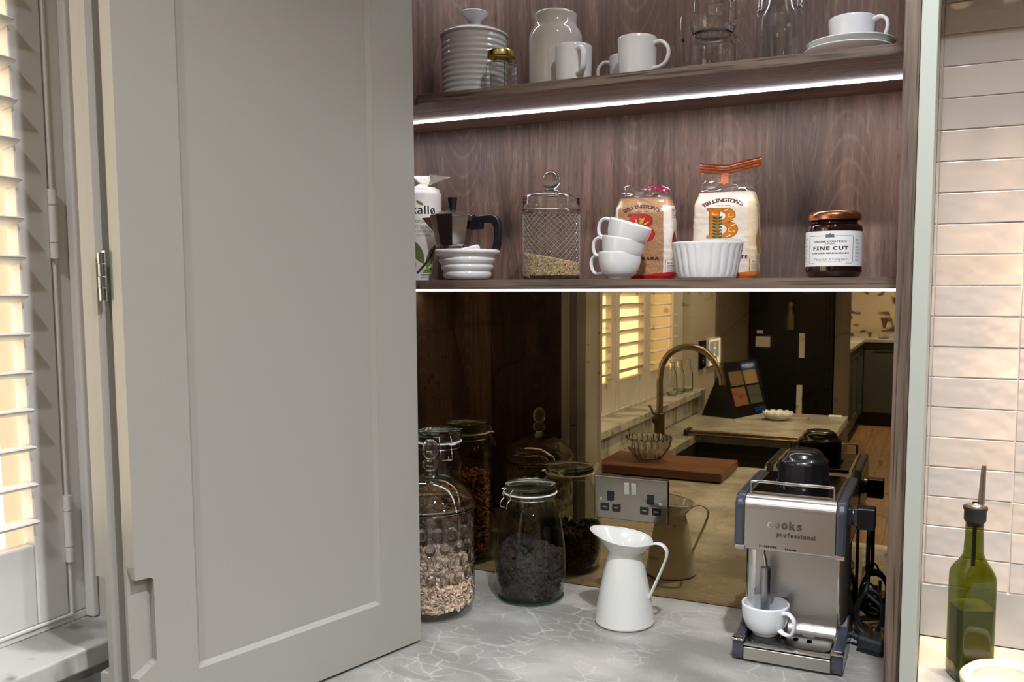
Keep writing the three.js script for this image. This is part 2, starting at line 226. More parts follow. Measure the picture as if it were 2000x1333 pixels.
// ---------------------------------------------------------------- room shell
const XW = -1.115, CEIL = 2.62, ZEND = 9.15, XR = 2.6;
{
  const f = struct('floor', bb(-2.2, -0.12, -0.3, XR + 0.2, -0.016, ZEND + 0.3, 0, 'z'), M({ color: rgb(120, 92, 62), roughness: 0.6 }), 'light oak plank floor');
  const pm = floorMaps.map((m) => M({ map: m, roughness: 0.42 })), r = rng(5), W = 0.17;
  for (let i = 0; i < 20; i++) { let z = 0.7 - r() * 1.1; while (z < ZEND) { const L = 1.5 + r() * 0.9, z1 = Math.min(z + L, ZEND), x = -1.1 + i * W; if (z1 > 0.6) part(f, 'plank', bb(x + 0.001, -0.016, Math.max(z, 0.6) + 0.001, x + W - 0.001, 0, z1 - 0.001, 0, 'z', r() * 2, r() * 2), pm[Math.floor(r() * 3)]); z = z1; } }
  struct('ceiling', bb(-1.6, CEIL, -0.3, XR + 0.2, CEIL + 0.15, ZEND + 0.3), paintCeiling, 'plain white ceiling');
  struct('wall_right', bb(XR, 0, -0.3, XR + 0.15, CEIL, ZEND + 0.3), paintWall, 'plain painted wall facing the windows');
  struct('wall_front', bb(-1.6, 0, ZEND, XR, CEIL, ZEND + 0.15), splashMarble, 'far kitchen wall clad in black veined marble');
  // back wall with the tiles on it
  const w = struct('wall_back', bb(-1.6, 0, -0.16, XR, CEIL, -0.022), M({ color: rgb(196, 178, 160), roughness: 0.85 }), 'back wall with handmade cream tiles stacked in straight columns');
  const tm = [[190, 182, 176], [197, 188, 180], [184, 178, 174], [192, 182, 172]].map((c) => M({ color: rgb(...c), roughness: 0.13, clearcoat: 0.5, clearcoatRoughness: 0.05, bumpMap: waveBump, bumpScale: 0.0022 }));
  const tiles = [0, 1, 2, 3, 4, 5].map((k) => { const q = rng(31 + k), g = bb(-0.0652, -0.0253, 0, 0.0652, 0.0254, 0.014, 0.0014, 'y', q() * 0.2, q() * 0.2), p = g.attributes.position; for (let i = 0; i < p.count; i++) { const x = p.getX(i), y = p.getY(i), e = vn(x * 50 + k * 9, (y > 0 ? 3 : 7) + k) - 0.5; p.setXYZ(i, x + 0.0008 * (vn(y * 90 + k * 5, x > 0 ? 1 : 4) - 0.5), y + 0.0011 * e, p.getZ(i) + (p.getZ(i) > 0.006 ? 0.0022 * (vn(x * 14 + k * 3, y * 30 + k) - 0.5) : 0)); } g.computeVertexNormals(); return g; });
  const q = rng(12);
  part(w, 'grout_bed', bb(-0.0093, 0.994, -0.0219, 1.3, 2.3, -0.0022), M({ color: rgb(196, 187, 180), roughness: 0.8 }));
  for (let cy = 0; cy < 24; cy++) { const m = part(w, 'tile', bb(-0.0092, -0.0252, 0, -0.0058, 0.0252, 0.0135, 0.001), tm[cy % 4]); m.position.set(0, 0.996 + 0.0521 * (cy + 0.5), -0.014); }
  for (let cx = 0; cx < 6; cx++) for (let cy = 0; cy < 24; cy++) { const m = part(w, 'tile', tiles[Math.floor(q() * 6)], tm[Math.floor(q() * 4)]); m.position.set(-0.005 + 0.1325 * (cx + 0.5), 0.996 + 0.0521 * (cy + 0.5), -0.014 + (q() - 0.5) * 0.0012); m.rotation.set((q() - 0.5) * 0.02, (q() - 0.5) * 0.012, 0); }
  struct('trim_1', bb(-0.009, 0.9, -0.021, 1.3, 0.994, -0.001, 0.002), whiteMarble, 'low upstand of white marble below the tiles');
}
// window wall, with the opening for the shutters
const WIN = { z0: 0.742, z1: 2.575, y0: 1.0, y1: 2.2, x: -1.165 };
{
  const m = paintWall, T = -1.375;
  const g = merge([bb(T, 0, 0.56, XW, WIN.y0, 3.06), bb(T, WIN.y1, 0.56, XW, CEIL, 3.06), bb(T, WIN.y0, 0.56, XW, WIN.y1, WIN.z0), bb(T, WIN.y0, WIN.z1, XW, WIN.y1, 3.06), bb(T, 0, 3.06, XW, CEIL, ZEND), bb(-1.3, 0, -0.16, -1.15, CEIL, 0.56)]);
  struct('wall_left', g, M({ color: rgb(196, 192, 182), roughness: 0.7, bumpMap: fineBump, bumpScale: 0.0003 }), 'painted window wall with a deep reveal');
  // marble sill and upstand
  struct('trim_2', bb(-1.20, 0.992, 0.70, -1.045, 1.022, 2.62, 0.004, 'z'), sillMarble, 'marble window sill with grey clouding');
  struct('trim_3', bb(-1.116, 0.9, 0.56, -1.082, 0.992, 2.757, 0.001, 'z'), sillMarble, 'marble upstand under the window sill');
  // window frame behind the shutters
  const fr = merge([bb(WIN.x - 0.03, 1.022, WIN.z0, WIN.x + 0.012, 1.034, WIN.z1, 0.002), bb(WIN.x - 0.03, 1.034, WIN.z0, WIN.x + 0.012, WIN.y1, 0.776, 0.003), bb(WIN.x - 0.03, 1.034, 2.462, WIN.x + 0.012, WIN.y1, WIN.z1, 0.003), bb(WIN.x - 0.03, 2.17, WIN.z0, WIN.x + 0.012, WIN.y1, WIN.z1), bb(WIN.x + 0.012, 1.023, WIN.z0, WIN.x + 0.03, WIN.y1, WIN.z0 + 0.012, 0.004), bb(WIN.x + 0.004, 1.034, 0.772, WIN.x + 0.015, 2.17, 0.777, 0.002), bb(WIN.x + 0.004, 1.031, 0.772, WIN.x + 0.015, 1.036, 2.46, 0.002)]);
  struct('window_1', fr, paintWhite, 'white shutter frame set into the window reveal');
}
// warm lit boards behind the shutters: the window is a lit display box
{
  const t = thing('backlit_window_panel', 'warm glowing boarded panel behind the shutter slats', 'window panel', [-1.345, 0, 0]);
  const r = rng(9);
  for (let i = 0; i < 15; i++) { const z = WIN.z0 - 0.02 + i * 0.125, c = 0.94 + r() * 0.1; part(t, 'board', bb(-0.012, WIN.y0, z, 0, WIN.y1, z + 0.1215, 0.003), M({ color: rgb(235, 220, 190), roughness: 0.7, emissive: new THREE.Color().setRGB(1, 0.87, 0.67), emissiveIntensity: BACKLIT * c })); }
  const l = new THREE.RectAreaLight(new THREE.Color().setRGB(1, 0.84, 0.62), 1.6, 1.75, 1.1); l.position.set(0.03, 1.6, 1.66); l.rotation.y = -Math.PI / 2; t.add(l); l.lookAt(-1.345 + 5, 1.6, 1.66);
}
// shutters
{
  const slatShape = new THREE.Shape(); slatShape.absellipse(0, 0, 0.031, 0.0052, 0, Math.PI * 2);
  function shutter(z0, z1, tilt, rodAt, label) {
    const st = 0.047, t = thing('window_shutter', label, 'shutter', [WIN.x, 0, 0], 0, 'plantation shutters in the window'), W = 0.026;
    for (const [a, b] of [[z0, z0 + st], [z1 - st, z1]]) part(t, 'stile', bb(-W / 2, 1.036, a, W / 2, 2.168, b, 0.003), paintWhite);
    part(t, 'bottom_rail', bb(-W / 2 + 0.001, 1.036, z0 + st, W / 2 - 0.001, 1.152, z1 - st, 0.003), paintWhite);
    part(t, 'top_rail', bb(-W / 2 + 0.001, 2.08, z0 + st, W / 2 - 0.001, 2.168, z1 - st, 0.003), paintWhite);
    const L = z1 - z0 - 2 * st - 0.004, g = ext(slatShape, L, 0, 1, 10).translate(0, 0, -L / 2), n = 18;
    for (let i = 0; i < n; i++) { const s = part(t, 'slat', g, paintWhite); s.position.set(0, 1.183 + i * 0.0525, (z0 + z1) / 2); s.rotation.z = tilt; }
    if (rodAt) part(t, 'tilt_rod', bb(0.034, 1.17, z0 + (z1 - z0) * rodAt - 0.007, 0.046, 2.09, z0 + (z1 - z0) * rodAt + 0.007, 0.004), paintWhite);
    return t;
  }
  const a = shutter(0.779, 1.183, 0.16, 0, 'white slatted shutter nearest the folded cupboard door, with white hinges');
  for (const y of [1.115, 1.555]) { const h = part(a, 'hinge', merge([cyl(0.006, 0.006, 0.022, 14).translate(0.018, y, 0.7775), cyl(0.006, 0.006, 0.052, 14).translate(0.018, y + 0.0228, 0.7775), cyl(0.006, 0.006, 0.022, 14).translate(0.018, y + 0.0756, 0.7775)]), paintWhite); h.userData.label = 'white butt hinge'; }
  shutter(1.187, 1.583, 0.3, 0.72, 'white slatted shutter second from the folded cupboard door');
  shutter(1.587, 1.985, 0.42, 0.72, 'white shutter seen in the mirror with its slats tilted widest open');
  shutter(1.989, 2.458, 0.04, 0.66, 'white shutter seen in the mirror farthest from the cupboard, slats level');
}
// downlights in the ceiling
DOWNLIGHTS.forEach(([x, z, cd, cone], i) => {
  const t = thing('ceiling_downlight', 'recessed round ceiling downlight ' + ['directly in front of the cupboard', 'in front of the tiled wall', 'over the window end of the sink worktop', 'over the middle of the floor', 'over the sink', 'on the window-less side beyond the sink', 'in front of the black fridge', 'between the fridge and the far cabinets', 'over the far marble worktop'][i], 'downlight', [x, CEIL, z], 0, 'ceiling downlights');
  part(t, 'trim_ring', new THREE.TorusGeometry(0.043, 0.006, 10, 36).rotateX(Math.PI / 2).translate(0, -0.002, 0), paintSage);
  part(t, 'glowing_lens', new THREE.CylinderGeometry(0.037, 0.037, 0.004, 32).translate(0, -0.0025, 0), M({ color: 0xffffff, emissive: NEUTRAL, emissiveIntensity: 9 }));
  const l = new THREE.SpotLight(NEUTRAL, cd, 0, cone, 0.6, 2); l.position.set(0, -0.012, 0); l.castShadow = true; l.shadow.radius = 1.5; l.target.position.set(0, -1, 0); t.add(l, l.target);
});

// ---------------------------------------------------------------- the cupboard: carcass, shelves, strip lamps, mirror, worktop
const GX = -0.046, S1 = 1.864, S2 = 1.5285, S3 = 2.205, WT = 0.9, GZ = 0.5, LX = -1.125;
struct('trim_4', bb(GX, WT, -0.02, GX + 0.018, 2.5, GZ, 0.0008, 'y', 0.31, 0.2), woodPost, 'brown oak side panel on the right of the cupboard');
struct('trim_5', bb(-0.0275, WT, -0.0005, -0.0095, 2.5, GZ + 0.002, 0.001), paintSage, 'pale sage end panel beside the tiles');
struct('trim_6', bb(LX - 0.018, WT, -0.02, LX, 2.5, 0.5, 0, 'y', 0.7, 0.4), wood, 'brown oak side panel behind the folded doors');
struct('trim_7', bb(LX - 0.018, WT, 0.49, -0.892, 2.5, 0.548, 0.001, 'y', 0.5, 0.1), M({ map: woodMap, color: 0xb0a8a8, roughness: 0.5 }), 'brown oak front post of the door pocket');
struct('trim_8', bb(LX, 1.5, -0.021, GX, 2.5, -0.002, 0, 'y', 0.06, 0.235), wood, 'brown oak back panel above the mirror');
struct('trim_9', bb(LX - 0.018, 2.5, -0.02, -0.0095, 2.53, 0.55), paintTaupe, 'top of the cupboard');
{
  const t = thing('mirror_splashback', 'antique bronze mirror across the back of the worktop', 'mirror');
  part(t, 'mirror_glass', bb(LX + 0.001, WT + 0.001, -0.006, GX - 0.001, 1.511, 0, 0, 'y', 0.31, 0.12), mirrorMat);
}
function shelf(yTop, th, label, led, ledLabel, ou) {
  const s = new THREE.Shape(); s.moveTo(LX, 0); s.lineTo(-0.056, 0); s.lineTo(-0.056, -0.2515); s.lineTo(-0.879, -0.2515); s.lineTo(-0.879, -0.246); s.lineTo(LX, -0.246); s.closePath();
  const t = thing('cupboard_shelf', label, 'shelf', [0, yTop - th, 0]);
  part(t, 'board', uvBox(ext(s, th).rotateX(-Math.PI / 2), 'x', ou, ou * 0.7), wood);
  part(t, 'front_edge', bb(-0.878, 0.0003, 0.2515, -0.0555, th - 0.0003, 0.2525, 0.0003, 'x', ou * 0.3, ou + 0.11), woodEdge);
  const l = thing('led_strip', ledLabel, 'strip lamp', [0, yTop - th, 0.114]);
  part(l, 'glowing_diffuser', rb(1.065, 0.004, 0.0095, 0.0015).translate(-0.5855, -0.002, 0), M({ color: 0xffffff, emissive: COOL, emissiveIntensity: 5.0 }));
  const a = new THREE.RectAreaLight(COOL, led * 1.25, 1.065, 0.0095); a.position.set(-0.5855, -0.0052, 0); a.rotation.x = -Math.PI / 2; l.add(a);
}
shelf(S1, 0.016, 'upper brown oak shelf carrying mugs, canister and glassware', LED.shelf1, 'white glowing strip lamp under the upper shelf', 0.13);
shelf(S2, 0.0165, 'lower brown oak shelf carrying sugar bags and cups, above the mirror', LED.shelf2, 'white glowing strip lamp under the lower shelf, above the mirror', 0.47);
shelf(S3, 0.016, 'topmost brown oak shelf above the crockery', LED.shelf3, 'strip lamp under the topmost shelf', 0.77);
{ // stone worktop of the cupboard and of the sink run, one slab with the sink cut out
  const s = poly([[-1.12, 0.0], [-0.0095, 0.0], [-0.0095, -0.553], [-0.377, -0.553], [-0.377, -2.757], [-1.082, -2.757], [-1.082, -0.553], [-1.12, -0.553]]);
  const h = roundRect(0.43, 0.6, 0.03, -0.7, -1.645, THREE.Path); s.holes.push(h);
  solo('stone_worktop', uvBox(ext(s, 0.03, 0.0015, 1).rotateX(-Math.PI / 2).translate(0, WT - 0.0315, 0), 'z', 0.2, 0.4), stone, 'grey stone worktop with pale crackle veins running from the mirror to the sink', 'worktop');
  solo('marble_worktop', bb(-0.0085, 0.868, -0.0005, 1.3, WT, 0.6, 0.002, 'x'), whiteMarble, 'white marble worktop under the green oil bottle', 'worktop');
}
// ---------------------------------------------------------------- the folded pair of cupboard doors
function mirrorZ(g) { const q = g.index ? g.toNonIndexed() : g.clone(); for (const k of ['position', 'normal', 'uv']) { const a = q.attributes[k], n = a.itemSize, v = a.array; for (let i = 0; i < a.count; i += 3) for (let c = 0; c < n; c++) { const s = v[(i + 1) * n + c]; v[(i + 1) * n + c] = v[(i + 2) * n + c]; v[(i + 2) * n + c] = s; } if (n === 3) for (let i = 2; i < v.length; i += 3) v[i] = -v[i]; } return q; }
{
  const L = 0.487, Y0 = 0.905, Y1 = 2.46, CH = 0.004, F = 0.014, B = 0.008, r = 0.006;
  const o = new THREE.Shape();
  o.moveTo(0.002, Y0); o.lineTo(L, Y0); o.lineTo(L, 1.006);
  o.lineTo(0.465, 1.0185); o.absarc(0.4645, 1.0255, r, -Math.PI / 2, Math.PI, true); o.lineTo(0.4585, 1.131); o.absarc(0.4645, 1.131, r, Math.PI, Math.PI / 2, true); o.lineTo(L - 0.0045, 1.137); o.lineTo(L, 1.154); o.lineTo(L, Y1); o.lineTo(0.002, Y1); o.lineTo(0, Y1 - 0.002); o.lineTo(0, Y0 + 0.002); o.closePath();
  const R = [0.0855, 0.402, 0.9925, Y1 - 0.09], hole = new THREE.Path();
  hole.moveTo(R[0], R[2]); hole.lineTo(R[0], R[3]); hole.lineTo(R[1], R[3]); hole.lineTo(R[1], R[2]); hole.closePath(); o.holes.push(hole);
  const front = ext(o, F), p = front.attributes.position;
  for (let i = 0; i < p.count; i++) if (p.getX(i) > 0.486 && p.getZ(i) < 0.001) p.setX(i, p.getX(i) - CH);
  front.computeVertexNormals();
  const back = bb(0, Y0, F + 0.0001, L, Y1, F + B, 0.001);
  const panel = bb(R[0] - 0.001, R[2] - 0.001, 0.0072, R[1] + 0.001, R[3] + 0.001, F, 0);
  // splayed moulding round the recess: only the face that leads from the frame down to the panel
  const w = 0.0058, d = 0.0072, ring = [];
  const quad = (a, b, c, e) => { const g = new THREE.BufferGeometry(); g.setAttribute('position', new THREE.Float32BufferAttribute([...a, ...b, ...c, ...a, ...c, ...e], 3)); g.setAttribute('uv', new THREE.Float32BufferAttribute(new Array(12).fill(0), 2)); g.computeVertexNormals(); ring.push(g); };
  const oc = [[R[0], R[2]], [R[1], R[2]], [R[1], R[3]], [R[0], R[3]]], ic = [[R[0] + w, R[2] + w], [R[1] - w, R[2] + w], [R[1] - w, R[3] - w], [R[0] + w, R[3] - w]];
  for (let i = 0; i < 4; i++) { const j = (i + 1) % 4; quad([...oc[i], 0.0006], [...ic[i], d], [...ic[j], d], [...oc[j], 0.0006]); }
  for (let i = 0; i < 4; i++) { const j = (i + 1) % 4; quad([...oc[i], 0.0006], [...oc[j], 0.0006], [...oc[j], 0.013], [...oc[i], 0.013]); }
  const mould = merge(ring), T = [-0.8, 0, 0.384], turn = -(Math.PI / 2 + 15.7 * Math.PI / 180);
  const uvd = (g) => uvBox(g, 'y');
  const b = thing('cupboard_door_leaf', 'taupe painted panelled cupboard door leaf standing open, facing the room', 'door', T, turn);
  part(b, 'door_frame', uvd(front), paintTaupe); part(b, 'back_layer', uvd(back), paintTaupe); part(b, 'recessed_panel', uvd(panel), paintTaupe); part(b, 'moulding', uvd(mould), paintTaupe);
  // hinge leaf and knuckles on the fold
  const hinge = (y) => { const k = [], at = 0.4945, z = 0.0285; k.push(bb(at - 0.0025, y, z - 0.0095, at - 0.001, y + 0.063, z + 0.0005, 0.0004)); for (let i = 0; i < 4; i++) k.push(cyl(0.0042, 0.0042, i % 2 ? 0.0135 : 0.0155, 16).translate(at, y + [0, 0.0162, 0.0305, 0.0467][i], z - (i % 2 ? 0 : 0.0012))); return merge(k); };
  const bh = part(b, 'hinge', merge([hinge(1.497), hinge(2.2)]), nickel); bh.userData.label = 'nickel knuckle hinge';
  const a = thing('cupboard_door_leaf', 'taupe cupboard door leaf folded behind the front leaf, beside the window', 'door', T, turn);
  // the rear leaf: its outer edge is splayed, so that it shows beside the gap
  const flip = (g) => { const q = mirrorZ(g).translate(0, 0, 0.0615), a = q.attributes.position; for (let i = 0; i < a.count; i++) if (a.getX(i) > 0.482) a.setX(i, 0.4965 + (a.getZ(i) - 0.0395) / 0.022 * 0.0085); q.computeVertexNormals(); return q; };
  part(a, 'door_frame', uvd(flip(front)), paintTaupe); part(a, 'back_layer', uvd(flip(back)), paintTaupe); part(a, 'recessed_panel', uvd(flip(panel)), paintTaupe); part(a, 'moulding', uvd(flip(mould)), paintTaupe);
  // seal strips between the leaves, in two lengths
  part(a, 'gap_strip', bb(0.02, Y0, 0.0222, L - 0.009, 1.1662, 0.0393, 0.0006), paintTaupe); part(a, 'gap_strip', bb(0.02, 1.168, 0.0222, L - 0.01, Y1, 0.0393, 0.0006), paintTaupe);
}
// ---------------------------------------------------------------- double socket on the mirror
{
  const W = 0.154, H = 0.087, t = thing('wall_socket', 'double wall socket with dark mirror plate and two rocker switches, on the mirror', 'socket', [-0.5475, 1.0925, 0.0006]);
  const plate = M({ color: rgb(150, 142, 134), metalness: 1, roughness: 0.12 });
  part(t, 'plate', bb(-W / 2, -H / 2, 0, W / 2, H / 2, 0.005, 0.0016), plate);
  part(t, 'plate_edge', bb(-W / 2 - 0.0008, -H / 2 - 0.0008, -0.0004, W / 2 + 0.0008, H / 2 + 0.0008, 0.0025, 0.001), blackGloss);
  const pin = (w, h) => ext(roundRect(w, h, 0.0028), 0.0008, 0.0003, 1, 6), slot = (w, h) => bb(-w / 2, -h / 2, 0.0012, w / 2, h / 2, 0.0016, 0);
  for (const s of [-1, 1]) {
    const cx = s * 0.042 - (s > 0 ? 0 : 0.0);
    const top = part(t, 'earth_shutter', pin(0.0145, 0.0205), blackGloss); top.position.set(cx, 0.004, 0.005);
    for (const e of [-1, 1]) { const q = part(t, 'pin_shutter', pin(0.018, 0.0165), blackGloss); q.position.set(cx + e * 0.0125, -0.0195, 0.005); part(q, 'pin_slot', slot(0.0085, 0.0022), nickel); }
    const rk = part(t, 'rocker_switch', rb(0.0125, 0.025, 0.004, 0.0012).rotateX(0.09), chrome); rk.position.set(s * 0.0075, 0.022, 0.0055);
    part(rk, 'rocker_surround', ext(roundRect(0.0142, 0.0275, 0.0012), 0.0006, 0, 1, 4).translate(0, 0, -0.0012), blackGloss);
    const sc = part(t, 'screw', merge([cyl(0.0034, 0.0032, 0.0015, 20).rotateX(Math.PI / 2), bb(-0.0026, -0.0004, 0.0013, 0.0026, 0.0004, 0.0017)]), chrome); sc.position.set(s * 0.0625, -0.003, 0.005);
  }
}
// ---------------------------------------------------------------- pots and crockery
// round pot with a wall: outside profile up, inside back down; closed
function vessel(outer, wall, floorY, seg = 72) {
  const n = outer.length, top = outer[n - 1], inner = [];
  inner.push([top[0] - wall * 0.5, top[1] + wall * 0.45]);
  for (let i = n - 1; i >= 0; i--) { const y = outer[i][1]; if (y > floorY) inner.push([Math.max(outer[i][0] - wall, 0.001), i === n - 1 ? y : y]); }
  inner.push([Math.max((inner[inner.length - 1] || [0.01])[0] - 0.004, 0.001), floorY], [0, floorY]);
  return lathe([[0, outer[0][1]], ...outer, ...inner], seg);
}
const onShelf1 = (x, z) => [x, S1, z], onShelf2 = (x, z) => [x, S2, z];
{ // ribbed canister
  const body = [[0.058, 0], [0.0605, 0.002]], ribs = 12, y0 = 0.004, y1 = 0.124;
  for (let i = 0; i <= 120; i++) { const t = i / 120, s = 0.5 - 0.5 * Math.cos(t * ribs * 2 * Math.PI); body.push([0.0600 + 0.0016 * t + 0.0022 * Math.pow(s, 0.8), mix(y0, y1, t)]); }
  body.push([0.0615, 0.127]);
  const t = thing('lidded_canister', 'white ribbed ceramic canister with a knobbed lid', 'canister', onShelf1(-0.8275, 0.125));
  part(t, 'body', vessel(body, 0.004, 0.006, 96), stoneware);
  const lid = part(t, 'lid', lathe([[0, 0.124], [0.0645, 0.1275], [0.0658, 0.1288], [0.0655, 0.1305], ...spline([[0.063, 0.1325], [0.05, 0.139], [0.03, 0.1448], [0.0125, 0.1475], [0.0, 0.1478]], 24)], 96), stoneware);
  part(lid, 'knob', lathe(spline([[0.012, 0.1468], [0.0115, 0.152], [0.0125, 0.158], [0.018, 0.164], [0.0245, 0.1695], [0.0265, 0.1725], [0.0255, 0.1745], [0.018, 0.1765], [0.0, 0.1768]], 40), 64), stoneware);
}
{ // hexagonal spice jar
  const t = thing('hexagonal_jar', 'small empty six-sided glass jar with a gold screw lid', 'jar', onShelf1(-0.7295, 0.205), 0.2);
  const hex = (r) => { const s = new THREE.Shape(); for (let i = 0; i < 6; i++) { const a = i * Math.PI / 3; i ? s.lineTo(r * Math.cos(a), r * Math.sin(a)) : s.moveTo(r * Math.cos(a), r * Math.sin(a)); } s.closePath(); return s; };
  const ring = hex(0.0285); ring.holes.push(new THREE.Path(hex(0.0252).getPoints()));
  part(t, 'body', merge([ext(ring, 0.044, 0.001, 2).rotateX(-Math.PI / 2).translate(0, 0.0035, 0), lathe([[0.0272, 0.0485], [0.0232, 0.052], [0.0205, 0.0515], [0.0245, 0.0485], [0.0272, 0.0485]], 6)]), glassGreen);
  part(t, 'base', ext(hex(0.0265), 0.003, 0.001, 2).rotateX(-Math.PI / 2).translate(0, 0.0015, 0), glassSolid);
  part(t, 'neck', lathe([[0.0228, 0.052], [0.0224, 0.0545], [0.0236, 0.0556], [0.0224, 0.0567], [0.0224, 0.064]], 48), glassThin);
  part(t, 'lid', lathe([[0.0243, 0.0615], [0.0248, 0.0618], [0.0248, 0.07], [0.0238, 0.0725], [0.022, 0.0732], [0.019, 0.0727], [0, 0.0727]], 60), M({ color: rgb(214, 192, 124), metalness: 1, roughness: 0.22 }), 'gold lid');
}
{ // cream jar without lid
  const t = thing('storage_jar', 'tall cream glazed stoneware jar with a wide neck and no lid', 'jar', onShelf1(-0.6555, 0.13));
  const pr = [[0.046, 0], [0.0482, 0.003], [0.049, 0.02], [0.0493, 0.0215], [0.0493, 0.095], ...spline([[0.0493, 0.098], [0.0488, 0.107], [0.0462, 0.1155], [0.042, 0.122], [0.0395, 0.1275], [0.0388, 0.134], [0.0392, 0.14], [0.0398, 0.1445]], 30), [0.0392, 0.147]];
  part(t, 'body', vessel(pr, 0.0045, 0.006, 96), creamware);
  part(t, 'foot_band', lathe([[0.0489, 0.001], [0.0493, 0.003], [0.04935, 0.0208], [0.0491, 0.0213]], 96), M({ color: rgb(196, 184, 168), roughness: 0.45 }));
}
// straight mug with a strap handle towards +x
function mugGeo(r, h) { return vessel([[r * 0.8, 0], [r * 0.86, 0.0012], [r * 0.9, 0.003], ...spline([[r * 0.935, 0.006], [r * 0.955, h * 0.3], [r * 0.98, h * 0.7], [r, h - 0.001]], 14)], 0.0034, 0.005, 72); }
const handleGeo = (r, y0, y1, out, a = 0.0032, b = 0.0052) => strap([[r - 0.003, y1], [r + out * 0.45, y1 + 0.002], [r + out * 0.93, y1 - (y1 - y0) * 0.22], [r + out, (y0 + y1) / 2], [r + out * 0.78, y0 + (y1 - y0) * 0.16], [r + out * 0.3, y0], [r - 0.004, y0 - 0.001]], (t) => a * (1 + 0.5 * Math.pow(Math.abs(2 * t - 1), 4)), (t) => b * (1 + 0.6 * Math.pow(Math.abs(2 * t - 1), 4)));
{
  const G = 'white mugs on the upper shelf', mk = (pos, turn, r, h, out, label) => { const t = thing('mug', label, 'mug', pos, turn, G); part(t, 'body', mugGeo(r, h), stoneware); part(t, 'handle', handleGeo(r * 0.97, h * 0.24, h * 0.82, out), stoneware); return t; };
  mk(onShelf1(-0.5925, 0.195), -0.85, 0.0325, 0.0675, 0.021, 'white mug with its handle towards the viewer, in front of the cream jar');
  mk(onShelf1(-0.522, 0.125), Math.PI + 0.25, 0.029, 0.06, 0.021, 'small white mug half hidden behind the larger mug, handle to the left');
  mk(onShelf1(-0.4765, 0.195), -0.12, 0.0335, 0.068, 0.0245, 'largest white mug, in front, with its round handle to the right');
}
// glass mugs
{
  const gm = (pos, turn, r, h, label, stacked) => {
    const t = thing('glass_mug', label, 'glass', pos, turn, 'clear glass mugs on the upper shelf');
    part(t, 'bowl', vessel([[r * 0.72, 0], [r * 0.8, 0.002], ...spline([[r * 0.9, 0.008], [r * 0.97, h * 0.25], [r, h * 0.6], [r * 0.985, h]], 24)], 0.0022, 0.0035, 72), glassSolid);
    part(t, 'handle', handleGeo(r * 0.99, h * 0.25, h * 0.8, 0.019, 0.0026, 0.0034), glassSolid); return t;
  };
  gm(onShelf1(-0.404, 0.062), 2.7, 0.044, 0.125, 'wide clear glass mug standing behind the stacked glass mugs');
  gm(onShelf1(-0.3575, 0.155), -0.25, 0.0385, 0.066, 'clear glass mug at the bottom of the stack');
  gm([-0.3575, S1 + 0.0668, 0.155], -0.32, 0.0385, 0.066, 'clear glass mug on top of the stack of two');
}
{ // swing-top bottle
  const t = thing('swing_top_bottle', 'clear greenish glass bottle with wire bail cut off by the top of the picture', 'bottle', onShelf1(-0.2505, 0.13));
  const pr = [[0.031, 0], [0.0355, 0.0015], [0.0385, 0.006], [0.039, 0.012], ...spline([[0.039, 0.014], [0.039, 0.082], [0.0385, 0.089], [0.036, 0.0955], [0.029, 0.11], [0.0225, 0.128], [0.018, 0.15], [0.0155, 0.18], [0.0145, 0.2], [0.0145, 0.226]], 60), [0.0165, 0.2275], [0.0165, 0.236]];
  part(t, 'body', vessel(pr, 0.0028, 0.009, 80), glassGreen);
  const wire = (s) => merge([tube([[s * 0.0155, 0.215, 0.004], [s * 0.027, 0.16, 0.008], [s * 0.0345, 0.108, 0.012], [s * 0.032, 0.1, 0.015]], 0.0013, 40), new THREE.TorusGeometry(0.0052, 0.0012, 8, 20).translate(s * 0.031, 0.099, 0.016), tube([[s * 0.0155, 0.215, -0.002], [s * 0.024, 0.16, 0.006], [s * 0.029, 0.112, 0.014], [s * 0.028, 0.102, 0.016]], 0.0013, 40)]);
  part(t, 'wire_bail', merge([wire(1), wire(-1)]), wireSteel); part(t, 'stopper', merge([cyl(0.0125, 0.014, 0.02, 32).translate(0, 0.2365, 0)]), porcelain);
}
// cappuccino cups and saucers
const cupProfile = (r, h) => [[r * 0.5, 0], [r * 0.54, 0.001], [r * 0.54, 0.0035], ...spline([[r * 0.58, 0.0045], [r * 0.76, h * 0.2], [r * 0.91, h * 0.45], [r * 0.975, h * 0.72], [r, h - 0.001]], 24)];
function makeCup(name, label, pos, turn, r, h, out, group) {
  const t = thing(name, label, 'cup', pos, turn, group);
  part(t, 'body', vessel(cupProfile(r, h), 0.0036, 0.006, 80), porcelain);
  part(t, 'handle', strap([[r * 0.9, h * 0.83], [r + out * 0.4, h * 0.9], [r + out * 0.92, h * 0.78], [r + out, h * 0.52], [r + out * 0.68, h * 0.26], [r * 0.98, h * 0.22], [r * 0.74, h * 0.3]], (q) => 0.0028 + 0.0012 * Math.pow(Math.abs(2 * q - 1), 3), (q) => 0.0042 + 0.0022 * Math.pow(Math.abs(2 * q - 1), 3)), porcelain); return t;
}
